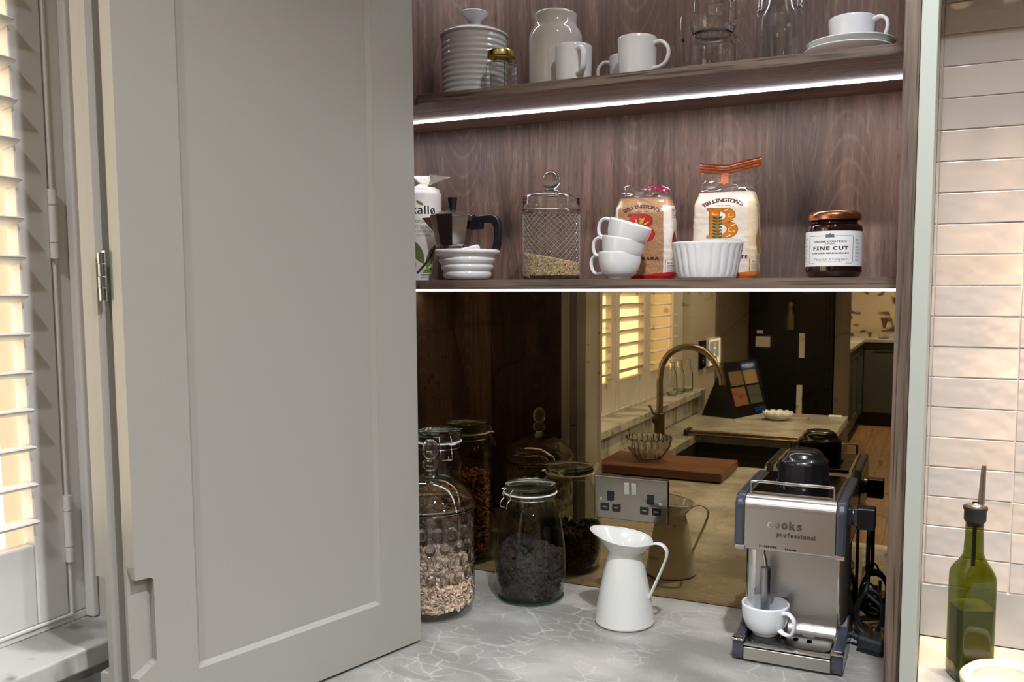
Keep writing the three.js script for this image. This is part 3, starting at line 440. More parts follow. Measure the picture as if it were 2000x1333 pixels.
{
  const sp = [[0.03, 0], [0.034, 0.0008], [0.035, 0.004], ...spline([[0.037, 0.005], [0.05, 0.008], [0.062, 0.013], [0.0668, 0.0168]], 20)], inn = [[0.0672, 0.0182], [0.0655, 0.0186], ...spline([[0.061, 0.0162], [0.05, 0.011], [0.036, 0.0075], [0.026, 0.0072]], 20), [0.025, 0.0062], [0, 0.0062]];
  const g = lathe([[0, 0.002], [0.029, 0.002], ...sp, ...inn], 96);
  const p = [-0.1385, S1, 0.165];
  solo('saucer', g, porcelain, 'white saucer at the bottom of the stack under the cup', 'saucer', [p[0] - 0.002, p[1], p[2]], 0, 'white saucers under the cup');
  solo('saucer', g, porcelain, 'white saucer directly under the cup, on the other saucer', 'saucer', [p[0] + 0.001, p[1] + 0.0098, p[2]], 0, 'white saucers under the cup');
  makeCup('cup', 'white cup standing on two saucers at the end of the upper shelf', [p[0] + 0.003, p[1] + 0.0163, p[2]], -0.35, 0.036, 0.0495, 0.02);
}
{ // stacked cups
  const G = 'white cups stacked three high', x = -0.5075, z = 0.19, c = makeCup('cup', 'bottom cup of the white stack beside the brown sugar bag', onShelf2(x, z), Math.PI - 0.15, 0.0378, 0.0475, 0.019, G);
  const d = copyOf(c, [x + 0.001, S2 + 0.0248, z + 0.0005], Math.PI - 0.1, 'middle cup of the white stack beside the brown sugar bag', G); d.rotation.z = -0.15;
  const e = copyOf(c, [x + 0.0065, S2 + 0.0518, z + 0.001], Math.PI - 0.08, 'top cup of the white stack, tilted down to the right', G); e.rotation.z = -0.3;
}
{ // fluted ramekin
  const R = 0.0595, H = 0.0605, n = 24, pos = onShelf2(-0.3545, 0.185);
  const prof = [[0, 0], [0.76, 0], [0.8, 0.02], ...spline([[0.815, 0.06], [0.87, 0.3], [0.935, 0.65], [0.985, 0.9]], 16), [1, 0.94], [1.0, 0.985], [0.985, 1], [0.955, 0.99], [0.93, 0.9], [0.87, 0.6], [0.79, 0.18], [0.74, 0.12], [0, 0.12]];
  const g = grid((u, v) => { const i = v * (prof.length - 1), k = Math.min(Math.floor(i), prof.length - 2), f = i - k, r = mix(prof[k][0], prof[k + 1][0], f), y = mix(prof[k][1], prof[k + 1][1], f), a = u * 2 * Math.PI, out = k < 20, fl = 0.028 * (Math.pow(Math.abs(Math.cos(a * n / 2)), 0.8) - 0.55) * smooth(0.03, 0.2, y) * (1 - smooth(0.84, 0.95, y)) * (out ? 1 : 0); return [R * (r + fl * (r > 0.5 ? 1 : 0)) * Math.cos(a), H * y, R * (r + fl * (r > 0.5 ? 1 : 0)) * Math.sin(a)]; }, 240, prof.length - 1, true);
  solo('fluted_ramekin', closeSeam(g, 240, prof.length - 1), porcelain, 'white fluted porcelain baking dish in front of the white sugar bag', 'ramekin', pos);
}
{ // ribbed bowl with sugar lumps
  const pr = [[0.034, 0], [0.037, 0.002], ...spline([[0.041, 0.003], [0.0445, 0.0075], [0.0455, 0.0125], [0.0445, 0.0165], [0.0465, 0.019], [0.0495, 0.025], [0.0485, 0.0295], [0.0505, 0.032], [0.0535, 0.038], [0.0525, 0.0425], [0.0535, 0.045], [0.0575, 0.0475], [0.0612, 0.0512], [0.0615, 0.0535]], 80), [0.0608, 0.0555]];
  solo('ribbed_bowl', vessel(pr, 0.0035, 0.006, 96), porcelain, 'white ribbed porcelain bowl holding sugar pieces in front of the coffee pot', 'bowl', onShelf2(-0.809, 0.193));
  const r = rng(3), lump = (w, h, d, s) => { const g = mergeVertices(rb(w, h, d, 0.004, 3)); const p = g.attributes.position; for (let i = 0; i < p.count; i++) { const q = 0.86 + 0.3 * vn(p.getX(i) * 180 + s * 7, p.getY(i) * 180 + p.getZ(i) * 120); p.setXYZ(i, p.getX(i) * q, p.getY(i) * q, p.getZ(i) * q); } g.computeVertexNormals(); return g; };
  const ws = M({ color: rgb(236, 234, 232), roughness: 0.7 }), ps = M({ color: rgb(224, 190, 168), roughness: 0.7 }), G = 'sugar pieces in the ribbed bowl';
  const put = (g, m, x, y, z, rz, ry, label) => { const q = solo('sugar_piece', g, m, label, 'sugar piece', [-0.809 + x, S2 + y, 0.193 + z], ry, G); q.rotation.z = rz; };
  put(lump(0.036, 0.017, 0.024, 1), ws, 0.013, 0.0535, 0.012, 0.22, 0.4, 'largest white sugar piece standing above the rim of the ribbed bowl');
  put(lump(0.02, 0.014, 0.018, 2), ps, -0.016, 0.051, 0.006, -0.2, 0.9, 'small pinkish brown sugar piece in the ribbed bowl');
  put(lump(0.034, 0.016, 0.03, 3), ws, -0.002, 0.039, -0.012, 0.05, 1.2, 'white sugar piece lying low in the ribbed bowl');
  solo('loose_sugar', lathe([[0, 0.0065], [0.038, 0.0068], [0.0455, 0.031], [0.03, 0.037], [0, 0.0385]], 40), M({ color: rgb(228, 222, 216), roughness: 0.85, bumpMap: fineBump, bumpScale: 0.001 }), 'loose sugar filling the ribbed bowl under the lumps', 'sugar', onShelf2(-0.809, 0.193)).userData.kind = 'stuff';
}
{ // enamel jug
  const NU = 96, prof = spline([[0.0, 0.0], [0.0505, 0.0], [0.0545, 0.0035], [0.0538, 0.01], [0.049, 0.045], [0.0385, 0.098], [0.0315, 0.126], [0.0305, 0.1315], [0.033, 0.138], [0.0395, 0.1485], [0.0465, 0.157], [0.0485, 0.1592]], 70);
  const jug = (off) => (u, v) => { const i = Math.min(v * 70, 69.999), k = Math.floor(i), f = i - k; let r = mix(prof[k][0], prof[k + 1][0], f) - off, y = mix(prof[k][1], prof[k + 1][1], f); const a = u * 2 * Math.PI, c = Math.cos(a), s = smooth(0.131, 0.16, y), lip = Math.pow(Math.max(0, -c), 3); r = Math.max(r, 0.0004); return [r * c * (1 + 0.04 * s) - s * lip * 0.017, y + s * (0.0065 * -c + lip * 0.004) + off * 0.4, r * Math.sin(a) * (1 - 0.1 * s * lip)]; };
  const t = thing('enamel_jug', 'white enamel jug with a flared spout and a looped handle on the worktop', 'jug', [-0.5075, WT, 0.152], -0.02);
  part(t, 'body', merge([closeSeam(grid(jug(0), NU, 70, true), NU, 70), closeSeam(grid((u, v) => jug(0.0013)(u, 0.06 + v * 0.94), NU, 70), NU, 70)]), enamel);
  const rim = []; for (let i = 0; i < 60; i++) { const p = jug(0.0005)(i / 60, 1); rim.push([p[0], p[1] + 0.0003, p[2]]); } part(t, 'rim', tube(rim, 0.0015, 160, 8, true), enamel);
  part(t, 'handle', strap([[0.0315, 0.1345], [0.042, 0.1465], [0.056, 0.1545], [0.07, 0.154], [0.079, 0.1455], [0.0795, 0.134], [0.074, 0.117], [0.063, 0.09], [0.0525, 0.0655], [0.0475, 0.0535], [0.0462, 0.0505]], (q) => 0.0022 + 0.0007 * q, (q) => 0.0072 - 0.0022 * q, 60, 18), enamel);
}
{ // cream dish at the lower right corner
  solo('cream_dish', vessel([[0.05, 0], [0.054, 0.002], ...spline([[0.058, 0.006], [0.0635, 0.02], [0.066, 0.034]], 10), [0.0665, 0.038], [0.065, 0.0405]], 0.017, 0.016, 80), M({ color: rgb(206, 198, 184), roughness: 0.4 }), 'thick-rimmed cream dish in front of the green oil bottle', 'dish', [0.1155, WT, 0.235]);
}
// ---------------------------------------------------------------- packets and jars
// pillow pack: superelliptic sections with equal-length u; u = 0.5 is the middle of the front, 0.75 the right side
function pack(section, nu, nv, n = 4) {
  return (() => {
    const rows = [];
    for (let j = 0; j <= nv; j++) {
      const s = section(j / nv), pts = [], N = 240, e = 2 / (s.n ?? n); let len = [0];
      for (let i = 0; i <= N; i++) { const a = Math.PI * 1.5 - 2 * Math.PI * i / N, c = Math.cos(a), q = Math.sin(a); pts.push([s.a * Math.sign(c) * Math.pow(Math.abs(c), e), s.b * Math.sign(q) * Math.pow(Math.abs(q), e)]); if (i) len.push(len[i - 1] + Math.hypot(pts[i][0] - pts[i - 1][0], pts[i][1] - pts[i - 1][1])); }
      const row = []; let k = 0; for (let i = 0; i <= nu; i++) { const L = len[N] * i / nu; while (k < N - 1 && len[k + 1] < L) k++; const f = clamp((L - len[k]) / Math.max(1e-9, len[k + 1] - len[k])); row.push([mix(pts[k][0], pts[k + 1][0], f), mix(pts[k][1], pts[k + 1][1], f)]); }
      rows.push([row, s]);
    }
    return closeSeam(grid((u, v) => { const [row, s] = rows[Math.round(v * nv)], p = row[Math.round(u * nu)], w = s.wob ? s.wob(u, v) : 0, L = Math.hypot(p[0], p[1]) || 1; return [p[0] * (1 + w / L) + (s.x ?? 0), s.y + (s.dy ? s.dy(u) : 0), p[1] * (1 + w / L) + (s.z ?? 0)]; }, nu, nv, true), nu, nv);
  })();
}
const hash = (i) => PERM[(i * 9973 + 17) & 65535];
function arcText(c, text, cx, cy, r, spread, size) { c.font = `900 ${size}px sans-serif`; c.textAlign = 'center'; c.textBaseline = 'middle'; const w = [...text].map((q) => c.measureText(q).width), tot = w.reduce((a, b) => a + b, 0); let at = 0; [...text].forEach((q, i) => { const a = ((at + w[i] / 2) / tot - 0.5) * spread; at += w[i]; c.save(); c.translate(cx + r * Math.sin(a), cy - r * Math.cos(a)); c.rotate(a); c.fillText(q, 0, 0); c.restore(); }); }
function bigB(c, x, y, w, h, fill, edge, deco) {
  c.save(); c.translate(x, y); const s = new Path2D(), k = w / 100, l = h / 120, P = (a, b) => [a * k, b * l];
  s.moveTo(...P(0, 0)); s.lineTo(...P(58, 0)); s.bezierCurveTo(...P(100, 0), ...P(100, 54), ...P(68, 56)); s.bezierCurveTo(...P(112, 60), ...P(108, 120), ...P(60, 120)); s.lineTo(...P(0, 120)); s.lineTo(...P(0, 110)); s.lineTo(...P(8, 108)); s.lineTo(...P(8, 12)); s.lineTo(...P(0, 10)); s.closePath();
  s.moveTo(...P(40, 14)); s.lineTo(...P(40, 50)); s.bezierCurveTo(...P(68, 50), ...P(68, 14), ...P(40, 14)); s.moveTo(...P(40, 64)); s.lineTo(...P(40, 106)); s.bezierCurveTo(...P(74, 106), ...P(74, 64), ...P(40, 64));
  c.fillStyle = fill; c.fill(s, 'evenodd'); c.lineWidth = 4; c.strokeStyle = edge; c.stroke(s); deco(c, P); c.restore();
}
function sugarPrint(o) {
  return canvasTex(1024, 768, (c, W, H) => {
    const img = c.createImageData(W, H);
    for (let y = 0; y < H; y++) for (let x = 0; x < W; x++) { const g = fbm(x / 7, y / 7, 2) * 0.6 + vn(x / 2.2, y / 2.2) * 0.4, t = mix3(o.lo, o.hi, g), k = 4 * (y * W + x); img.data[k] = t[0]; img.data[k + 1] = t[1]; img.data[k + 2] = t[2]; img.data[k + 3] = 255; }
    c.putImageData(img, 0, 0);
    const fx = W * 0.5; // front centre
    c.fillStyle = o.word; const T = H * o.up; arcText(c, "BILLINGTON'S", fx, T + 206, 168, 1.5, 47);
    c.font = '700 15px sans-serif'; c.textAlign = 'center'; c.fillText('SINCE 1858', fx, T + 88);
    bigB(c, fx - 88, T + 108, 172, 262, o.b, o.bEdge, o.deco);
    c.fillStyle = o.word; c.font = '900 42px sans-serif'; c.textAlign = 'center'; c.fillText(o.name, fx + 4, H * 0.745);
    // right-hand side panel
    const sx = W * 0.632; c.fillStyle = o.side; c.fillRect(sx, H * o.sideTop, W * 0.21, H); c.fillRect(W * 0.13, H * o.sideTop, W * 0.215, H);
    c.fillStyle = o.sideInk; c.font = '900 24px sans-serif'; c.textAlign = 'left'; c.fillText(o.sideHead, sx + 70, H * o.sideTop + 40); c.font = '700 13px sans-serif'; for (let i = 0; i < 3; i++) c.fillRect(sx + 74, H * o.sideTop + 62 + i * 20, 60 + hash(i) * 50, 6);
    c.fillStyle = o.blob; c.beginPath(); c.ellipse(sx + 104, H * 0.56, 46, 120, 0, 0, 7); c.fill();
    c.strokeStyle = '#333'; c.lineWidth = 3; c.strokeRect(sx + 14, H * 0.76, 130, 150); c.fillStyle = '#444'; c.font = 'italic 700 22px serif'; c.fillText('Baking', sx + 22, H * 0.76 + 30); for (let i = 0; i < 9; i++) c.fillRect(sx + 24, H * 0.76 + 46 + i * 11, 70 + hash(i + 9) * 40, 4);
    c.fillStyle = o.foot; c.beginPath(); c.moveTo(0, H * 0.93); for (let x = 0; x <= W; x += 32) c.lineTo(x, H * (0.925 - 0.02 * Math.sin(x / W * Math.PI * 4 - 1))); c.lineTo(W, H); c.lineTo(0, H); c.fill();
  });
}
const leafy = (c, P, col, x, y, n, dx) => { c.fillStyle = col; for (let i = 0; i < n; i++) for (const s of [-1, 1]) { const p = P(x + s * dx, y - i * 13); c.beginPath(); c.ellipse(p[0], p[1], 14, 8, s * -0.7, 0, 7); c.fill(); } };
function sugarBag(name, label, pos, turn, o) {
  const t = thing(name, label, 'sugar bag', pos, turn), A = o.w / 2, B = o.d / 2, H = o.h;
  const wob = (u, v) => 0.0016 * (vn(u * 14, v * 9 + o.seed, 14) - 0.5) + 0.001 * (vn(u * 40 + v * 11, v * 24, 40) - 0.5);
  const body = pack((v) => { const e = smooth(0, 0.06, v), q = 1 - 0.1 * smooth(0.86, 1, v); return { a: A * (0.93 + 0.07 * e) * q * (1 + 0.02 * Math.sin(v * 5)), b: B * (0.86 + 0.14 * e) * (1 - 0.22 * smooth(0.8, 1, v)), y: H * v, n: 4.2 - 0.9 * smooth(0.8, 1, v), wob }; }, 140, 70);
  const print = sugarPrint(o);
  part(t, 'bag_body', body, M({ map: print, roughness: 0.3, clearcoat: 0.5, clearcoatRoughness: 0.16, bumpMap: crinkleBump, bumpScale: 0.0012 }));
  part(t, 'sugar_surface', pack((v) => ({ a: A * 0.88 * (1 - v) + 0.0004, b: B * 0.75 * (1 - v) + 0.0004, y: H * 0.985 + (1 - (1 - v) * (1 - v)) * o.heap + 0.002 * (vn(v * 9, 3) - 0.5), n: 3 }), 60, 14), M({ color: rgb(...o.sugar), roughness: 0.8, bumpMap: fineBump, bumpScale: 0.002 }));
  const N = 60, top = pack((v) => { const q = Math.pow(v, 0.85), k = o.top; return { a: mix(A * 0.885, k.a, q), b: mix(B * 0.77, 0.0022, Math.pow(v, k.p)), y: H * 0.99 + v * k.h, n: mix(3.2, 2.2, v), x: k.lean * v, z: k.back * v * v, wob: (u, w) => k.wr * Math.sin(Math.PI * Math.min(1, w * 1.2)) * (Math.abs(2 * vn(u * 16, w * 4 + o.seed, 16) - 1) - 0.5), dy: (u) => v * k.tilt * -Math.cos(u * 2 * Math.PI + Math.PI / 2) + v * v * k.jag * (vn(u * 10, o.seed, 10) - 0.5) }; }, 140, N);
  part(t, 'film_top', top, filmClear);
  o.seal(t, H);
  return t;
}
const brownBag = sugarBag('sugar_bag', 'clear packet of coarse brown sugar printed with a red letter, behind the stacked cups', onShelf2(-0.4945, 0.085), 0.06, {
  w: 0.1085, d: 0.063, h: 0.148, heap: 0.004, seed: 2, up: 0.06, lo: [150, 104, 68], hi: [214, 172, 130], word: '#4a1f1c', b: '#c81f22', bEdge: '#7c1416', name: 'DEMERARA.', side: '#efe6dc', sideTop: 0.1, sideInk: '#b8342c', sideHead: 'DEME', blob: '#a8202a', foot: '#c01828', sugar: [186, 140, 98],
  deco: (c, P) => { c.fillStyle = '#f2b51e'; for (const [x, y, a, l] of [[34, 36, -0.2, 34], [54, 30, 0.5, 34], [68, 40, 0.8, 24], [62, 92, 0.4, 34], [78, 84, 0.9, 20]]) { const p = P(x, y); c.beginPath(); c.ellipse(p[0], p[1], 7, l, a, 0, 7); c.fill(); } c.fillStyle = '#e2601c'; for (const [x, y] of [[20, 70], [72, 104]]) { const p = P(x, y); c.beginPath(); c.ellipse(p[0], p[1], 6, 24, 0.5, 0, 7); c.fill(); } },
  top: { a: 0.045, h: 0.026, p: 0.55, lean: -0.001, back: -0.014, wr: 0.012, tilt: 0.002, jag: 0.012 },
  seal: (t, H) => { const s = part(t, 'seal_strip', grid((u, v) => { const x = -0.002 + 0.042 * u; return [x, H + 0.014 + 0.006 * Math.sin(u * 3.1) - 0.004 * u + 0.007 * v + 0.005 * (vn(u * 7, v * 2) - 0.5), 0.004 + 0.01 * (vn(u * 8, v * 2 + 5) - 0.5) - 0.012 * v]; }, 40, 8), M({ color: rgb(200, 44, 92), roughness: 0.2, transmission: 0.55, thickness: 0, clearcoat: 0.5 })); s.userData.label = 'pink folded seal'; },
});
sugarBag('sugar_bag', 'packet of fine white sugar printed with an orange letter and closed by an orange seal', onShelf2(-0.3465, 0.079), 0.03, {
  w: 0.113, d: 0.069, h: 0.152, heap: 0.003, seed: 7, up: 0.045, lo: [222, 208, 192], hi: [238, 228, 214], word: '#54201a', b: '#cc7622', bEdge: '#8c3c14', name: 'GOLDEN CASTER', side: '#e8d3ae', sideTop: 0.02, sideInk: '#c27a2a', sideHead: 'NATURAL', blob: '#b98d1e', foot: '#d2701e', sugar: [232, 220, 204],
  deco: (c, P) => { c.strokeStyle = '#f3c258'; c.lineWidth = 7; for (const [x, y, r] of [[76, 30, 14], [80, 88, 18], [24, 22, 10]]) { const p = P(x, y); c.beginPath(); c.arc(p[0], p[1], r, 0.4, 4.4); c.stroke(); } c.fillStyle = '#f7dc8e'; for (const [x, y] of [[62, 8], [88, 44], [84, 70], [70, 112]]) { const p = P(x, y); c.beginPath(); c.ellipse(p[0], p[1], 5, 16, 0.9, 0, 7); c.fill(); } leafy(c, P, '#245a34', 34, 116, 7, 9); c.strokeStyle = '#245a34'; c.lineWidth = 4; c.beginPath(); c.moveTo(...P(34, 120)); c.lineTo(...P(33, 34)); c.stroke(); },
  top: { a: 0.051, h: 0.036, p: 0.7, lean: 0.006, back: 0.004, wr: 0.007, tilt: 0.003, jag: 0.002 },
  seal: (t, H) => { const m = M({ color: rgb(198, 100, 52), roughness: 0.25, clearcoat: 0.6, clearcoatRoughness: 0.1, bumpMap: crinkleBump, bumpScale: 0.002 }); const f = (u, v) => { const x = -0.048 + 0.106 * u; return [x, H + 0.033 + 0.011 * Math.pow(Math.abs(u - 0.42) * 2, 1.4) * (u < 0.42 ? 0.55 : 0.85) + 0.017 * v, 0.004 + 0.004 * Math.sin(u * 11) + 0.0015 * Math.sin(v * 40)]; }; const s = part(t, 'seal_strip', merge([grid(f, 60, 10), grid((u, v) => { const p = f(u, v); return [p[0], p[1], p[2] - 0.0012]; }, 60, 10, true)]), m); s.userData.label = 'crimped orange seal'; const g = part(t, 'tear_tag', ext(poly([[-0.006, 0], [0.006, 0], [0.0075, -0.02], [0.004, -0.018], [0, -0.022], [-0.004, -0.018], [-0.0065, -0.02]]), 0.0006), m); g.position.set(-0.002, H + 0.034, 0.012); g.rotation.x = -0.25; },
});
{ // packet of rice cakes
  const R = 0.0405, H = 0.192, t = thing('rice_cake_packet', 'white paper packet with black lettering and leaves, twisted shut at the top, beside the door', 'packet', onShelf2(-0.998, 0.05), -0.12);
  const print = canvasTex(1024, 768, (c, W, H2) => {
    c.fillStyle = '#ece6dd'; c.fillRect(0, 0, W, H2); const fx = W * 0.62;
    c.fillStyle = '#141414'; c.font = '700 92px sans-serif'; c.textAlign = 'center'; c.fillText('kall\u00f8', fx, 214);
    c.fillStyle = '#6f7a26'; c.beginPath(); c.ellipse(fx - 30, 124, 34, 13, 0.5, 0, 7); c.fill();
    c.fillStyle = '#555'; c.font = '500 33px sans-serif'; c.fillText('ORGANIC', fx, 285); c.fillText('LIGHTLY SALTED', fx, 327); c.font = '500 24px sans-serif'; c.fillText('WHOLEGRAIN LOW FAT', fx, 364); c.fillText('RICE CAKES', fx, 396);
    const leaf = (x, y, l, w, a, col) => { c.save(); c.translate(x, y); c.rotate(a); c.fillStyle = col; c.beginPath(); c.moveTo(0, -l); c.quadraticCurveTo(w, 0, 0, l); c.quadraticCurveTo(-w, 0, 0, -l); c.fill(); c.restore(); };
    leaf(fx - 60, 520, 120, 90, -0.5, '#6d7440'); leaf(fx + 60, 560, 110, 70, 0.4, '#7c8248'); leaf(fx - 110, 640, 90, 80, 0.2, '#4c5430'); leaf(fx + 20, 690, 60, 50, 0.9, '#7f9a2c');
    c.strokeStyle = '#2e2018'; c.lineWidth = 18; c.beginPath(); c.moveTo(fx + 110, 470); c.quadraticCurveTo(fx + 40, 600, fx - 60, 700); c.stroke(); c.fillStyle = '#f4f2ee'; c.fillRect(fx - 40, 700, 120, 60); c.fillStyle = '#333'; for (let i = 0; i < 4; i++) c.fillRect(fx - 30, 708 + i * 12, 90, 4);
  });
  const body = pack((v) => ({ a: R * (1 - 0.1 * smooth(0.94, 1, v)), b: R * (1 - 0.1 * smooth(0.94, 1, v)), y: H * v, n: 2, wob: (u, w) => 0.0008 * (vn(u * 30, w * 20, 30) - 0.5) }), 96, 60);
  part(t, 'packet_body', body, M({ map: print, roughness: 0.5 }));
  const paper = M({ color: rgb(228, 220, 210), roughness: 0.45, bumpMap: crinkleBump, bumpScale: 0.002 });
  part(t, 'packet_top', lathe([[R * 0.9, H], [R * 0.72, H + 0.004], [R * 0.3, H + 0.007], [0.008, H + 0.011], [0, H + 0.013]], 48), paper);
  part(t, 'twisted_end', grid((u, v) => { const w = mix(0.012, 0.038, v), x = (u - 0.5) * 2 * w; return [x + 0.013 * v + 0.012, H + 0.008 + 0.024 * v - 0.012 * v * Math.abs(u - 0.35), 0.012 * Math.sin(u * 9 + v * 2) * (0.4 + v)]; }, 40, 12), paper);
}
{ // octagonal stove-top coffee pot
  const t = thing('moka_pot', 'aluminium eight-sided stove-top coffee pot with a black handle, behind the ribbed bowl', 'coffee pot', onShelf2(-0.898, 0.095), 0.12);
  const oct = (rows, rot = Math.PI / 8) => { const pos = []; for (let j = 0; j < rows.length - 1; j++) for (let i = 0; i < 8; i++) { const P = (k, q) => { const a = rot + k * Math.PI / 4, [r, y] = rows[q]; return [r * Math.cos(a), y, r * Math.sin(a)]; }; const a = P(i, j), b = P(i + 1, j), c = P(i + 1, j + 1), d = P(i, j + 1); pos.push(...a, ...c, ...b, ...a, ...d, ...c); } const g = new THREE.BufferGeometry(); g.setAttribute('position', new THREE.Float32BufferAttribute(pos, 3)); g.setAttribute('uv', new THREE.Float32BufferAttribute(new Array(pos.length / 3 * 2).fill(0), 2)); g.computeVertexNormals(); return g; };
  part(t, 'boiler', oct([[0.0001, 0], [0.043, 0], [0.0445, 0.002], [0.0375, 0.052], [0.034, 0.056], [0.0001, 0.056]]), aluminium);
  part(t, 'collar', lathe([[0.0335, 0.055], [0.0345, 0.057], [0.0345, 0.07], [0.033, 0.0725], [0, 0.0725]], 64), chrome);
  part(t, 'upper_chamber', oct([[0.0001, 0.072], [0.033, 0.072], [0.0445, 0.128], [0.0452, 0.1295], [0.0435, 0.1295], [0.032, 0.078], [0.0001, 0.078]]), aluminium);
  part(t, 'spout', merge([poly3([[-0.040, 0.128, 0.017], [-0.068, 0.1285, 0], [-0.040, 0.128, -0.017], [-0.036, 0.094, 0]])]), aluminium);
  const lid = part(t, 'lid', merge([oct([[0.0446, 0.1298], [0.0452, 0.1315], [0.03, 0.1385], [0.008, 0.143], [0.0001, 0.1435]])]), aluminium);
  part(lid, 'knob', cyl(0.0065, 0.0105, 0.024, 28).translate(0, 0.143, 0), blackPlastic);
  part(t, 'hinge', merge([bb(0.041, 0.119, -0.008, 0.058, 0.131, 0.008, 0.0015), cyl(0.002, 0.002, 0.02, 10).rotateX(Math.PI / 2).translate(0.052, 0.13, -0.01)]), aluminium);
  const hs = new THREE.Shape(); hs.moveTo(0.043, 0.128); hs.lineTo(0.083, 0.1315); hs.quadraticCurveTo(0.1, 0.131, 0.1035, 0.114); hs.quadraticCurveTo(0.108, 0.09, 0.1, 0.062); hs.quadraticCurveTo(0.098, 0.058, 0.0945, 0.0585); hs.lineTo(0.086, 0.06); hs.quadraticCurveTo(0.0935, 0.085, 0.0905, 0.106); hs.quadraticCurveTo(0.088, 0.116, 0.078, 0.116); hs.lineTo(0.0655, 0.1155); hs.lineTo(0.0655, 0.107); hs.quadraticCurveTo(0.065, 0.1035, 0.061, 0.1032); hs.lineTo(0.04, 0.103); hs.closePath();
  part(t, 'handle', ext(hs, 0.011, 0.003, 3).translate(0, 0, -0.0055), blackPlastic);
}
function poly3(p) { const [a, b, c, d] = p, g = new THREE.BufferGeometry(); g.setAttribute('position', new THREE.Float32BufferAttribute([...a, ...d, ...b, ...b, ...d, ...c, ...a, ...b, ...c], 3)); g.setAttribute('uv', new THREE.Float32BufferAttribute(new Array(18).fill(0), 2)); g.computeVertexNormals(); return g; }
// heap of pieces inside a round jar: shell of pieces against the wall and over the top, an opaque core inside
function fill(name, label, category, pos, geo, mat, n, place, seed, kind = 'stuff') {
  const m = new THREE.InstancedMesh(geo, mat, n), r = rng(seed), q = new THREE.Object3D(), col = new THREE.Color(); shade(m);
  for (let i = 0; i < n; i++) { const [x, y, z, s, c] = place(r, i); q.position.set(x, y, z); q.rotation.set(r() * 6.3, r() * 6.3, r() * 6.3); q.scale.setScalar(s); q.updateMatrix(); m.setMatrixAt(i, q.matrix); m.setColorAt(i, col.setRGB(c[0] / 255, c[1] / 255, c[2] / 255, THREE.SRGBColorSpace)); }
  m.name = numbered(name); m.position.set(...pos); m.userData = { label, category, kind }; scene.add(m); return m;
}
{ // cut-glass jar with ball lid
  const P = onShelf2(-0.6555, 0.15), R = 0.0525, t = thing('glass_jar', 'clear glass jar cut with a diamond lattice, ball-knobbed lid', 'jar', P);
  const wall = (u, v) => { const y = 0.006 + v * 0.116, n = 20, a = u * n, b = v * 7.5, tri = (q) => Math.abs(((q % 1) + 1) % 1 - 0.5) * 2, cut = Math.min(tri((a + b) / 1), tri((a - b) / 1)), e = smooth(0.9, 1, v) + 1 - smooth(0, 0.05, v), r = R - 0.0018 * (1 - smooth(0, 0.34, cut)) * (1 - clamp(e)); return [r * Math.cos(u * 6.28319), y, r * Math.sin(u * 6.28319)]; };
  part(t, 'body', merge([closeSeam(grid(wall, 440, 132, true), 440, 132), lathe([[0.0525, 0.122], [0.053, 0.1245], [0.0518, 0.1262]], 72)]), M({ ...glassThinDef, color: rgb(234, 234, 230) }));
  const cuts = [], NC = 30; for (let i = 0; i < NC; i++) for (const d of [-1, 1]) { const q = []; for (let k = 0; k <= 40; k++) { const y = 0.01 + 0.11 * k / 40, a = i / NC * 6.28319 + d * (y - 0.01) * 20; q.push([0.0526 * Math.cos(a), y, 0.0526 * Math.sin(a)]); } cuts.push(tube(q, 0.0004, 60, 5)); }
  part(t, 'cut_lattice', merge(cuts), M({ color: rgb(236, 232, 228), roughness: 0.3, transmission: 0.8, thickness: 0 }));
  part(t, 'base', lathe([[0, 0], [0.05, 0], [0.0523, 0.002], [0.0525, 0.006], [0.049, 0.0062], [0.02, 0.005], [0, 0.005]], 72), glassSolid);
  const lid = part(t, 'lid', lathe([[0.0505, 0.1265], [0.0532, 0.127], [0.0538, 0.1285], [0.053, 0.1302], [0.0526, 0.138], [0.0532, 0.1402], [0.0528, 0.1425], ...spline([[0.053, 0.149], [0.052, 0.1525], [0.045, 0.1565], [0.032, 0.161], [0.018, 0.1638], [0.0075, 0.1648]], 24), [0.0068, 0.167], [0, 0.167], [0, 0.162], [0.018, 0.1605], [0.032, 0.1578], [0.044, 0.1535], [0.05, 0.149], [0.0502, 0.1265], [0.0505, 0.1265]], 80), glassSolid);
  part(lid, 'ball_knob', new THREE.SphereGeometry(0.0172, 40, 28).translate(0, 0.1835, 0), glassSolid);
  const g = new THREE.SphereGeometry(1, 8, 6).scale(1, 0.7, 0.7);
  fill('pearl_barley', 'pale barley grains filling the bottom of the lattice-cut jar', 'grain', P, g, M({ color: 0xffffff, roughness: 0.6 }), 7000, (r) => { const a = r() * 6.283, top = 0.04 - 0.009 * Math.cos(a + 0.4); const onTop = r() < 0.4, q0 = Math.sqrt(r()), rad = onTop ? q0 * 0.0485 : 0.0502 - r() * 0.003, y = onTop ? 0.04 + (top - 0.04) * q0 - r() * 0.002 : 0.0085 + r() * (top - 0.0085); const c = 0.82 + r() * 0.25; return [rad * Math.cos(a), y, rad * Math.sin(a), 0.0017, [232 * c, 204 * c, 156 * c]]; }, 21);
}
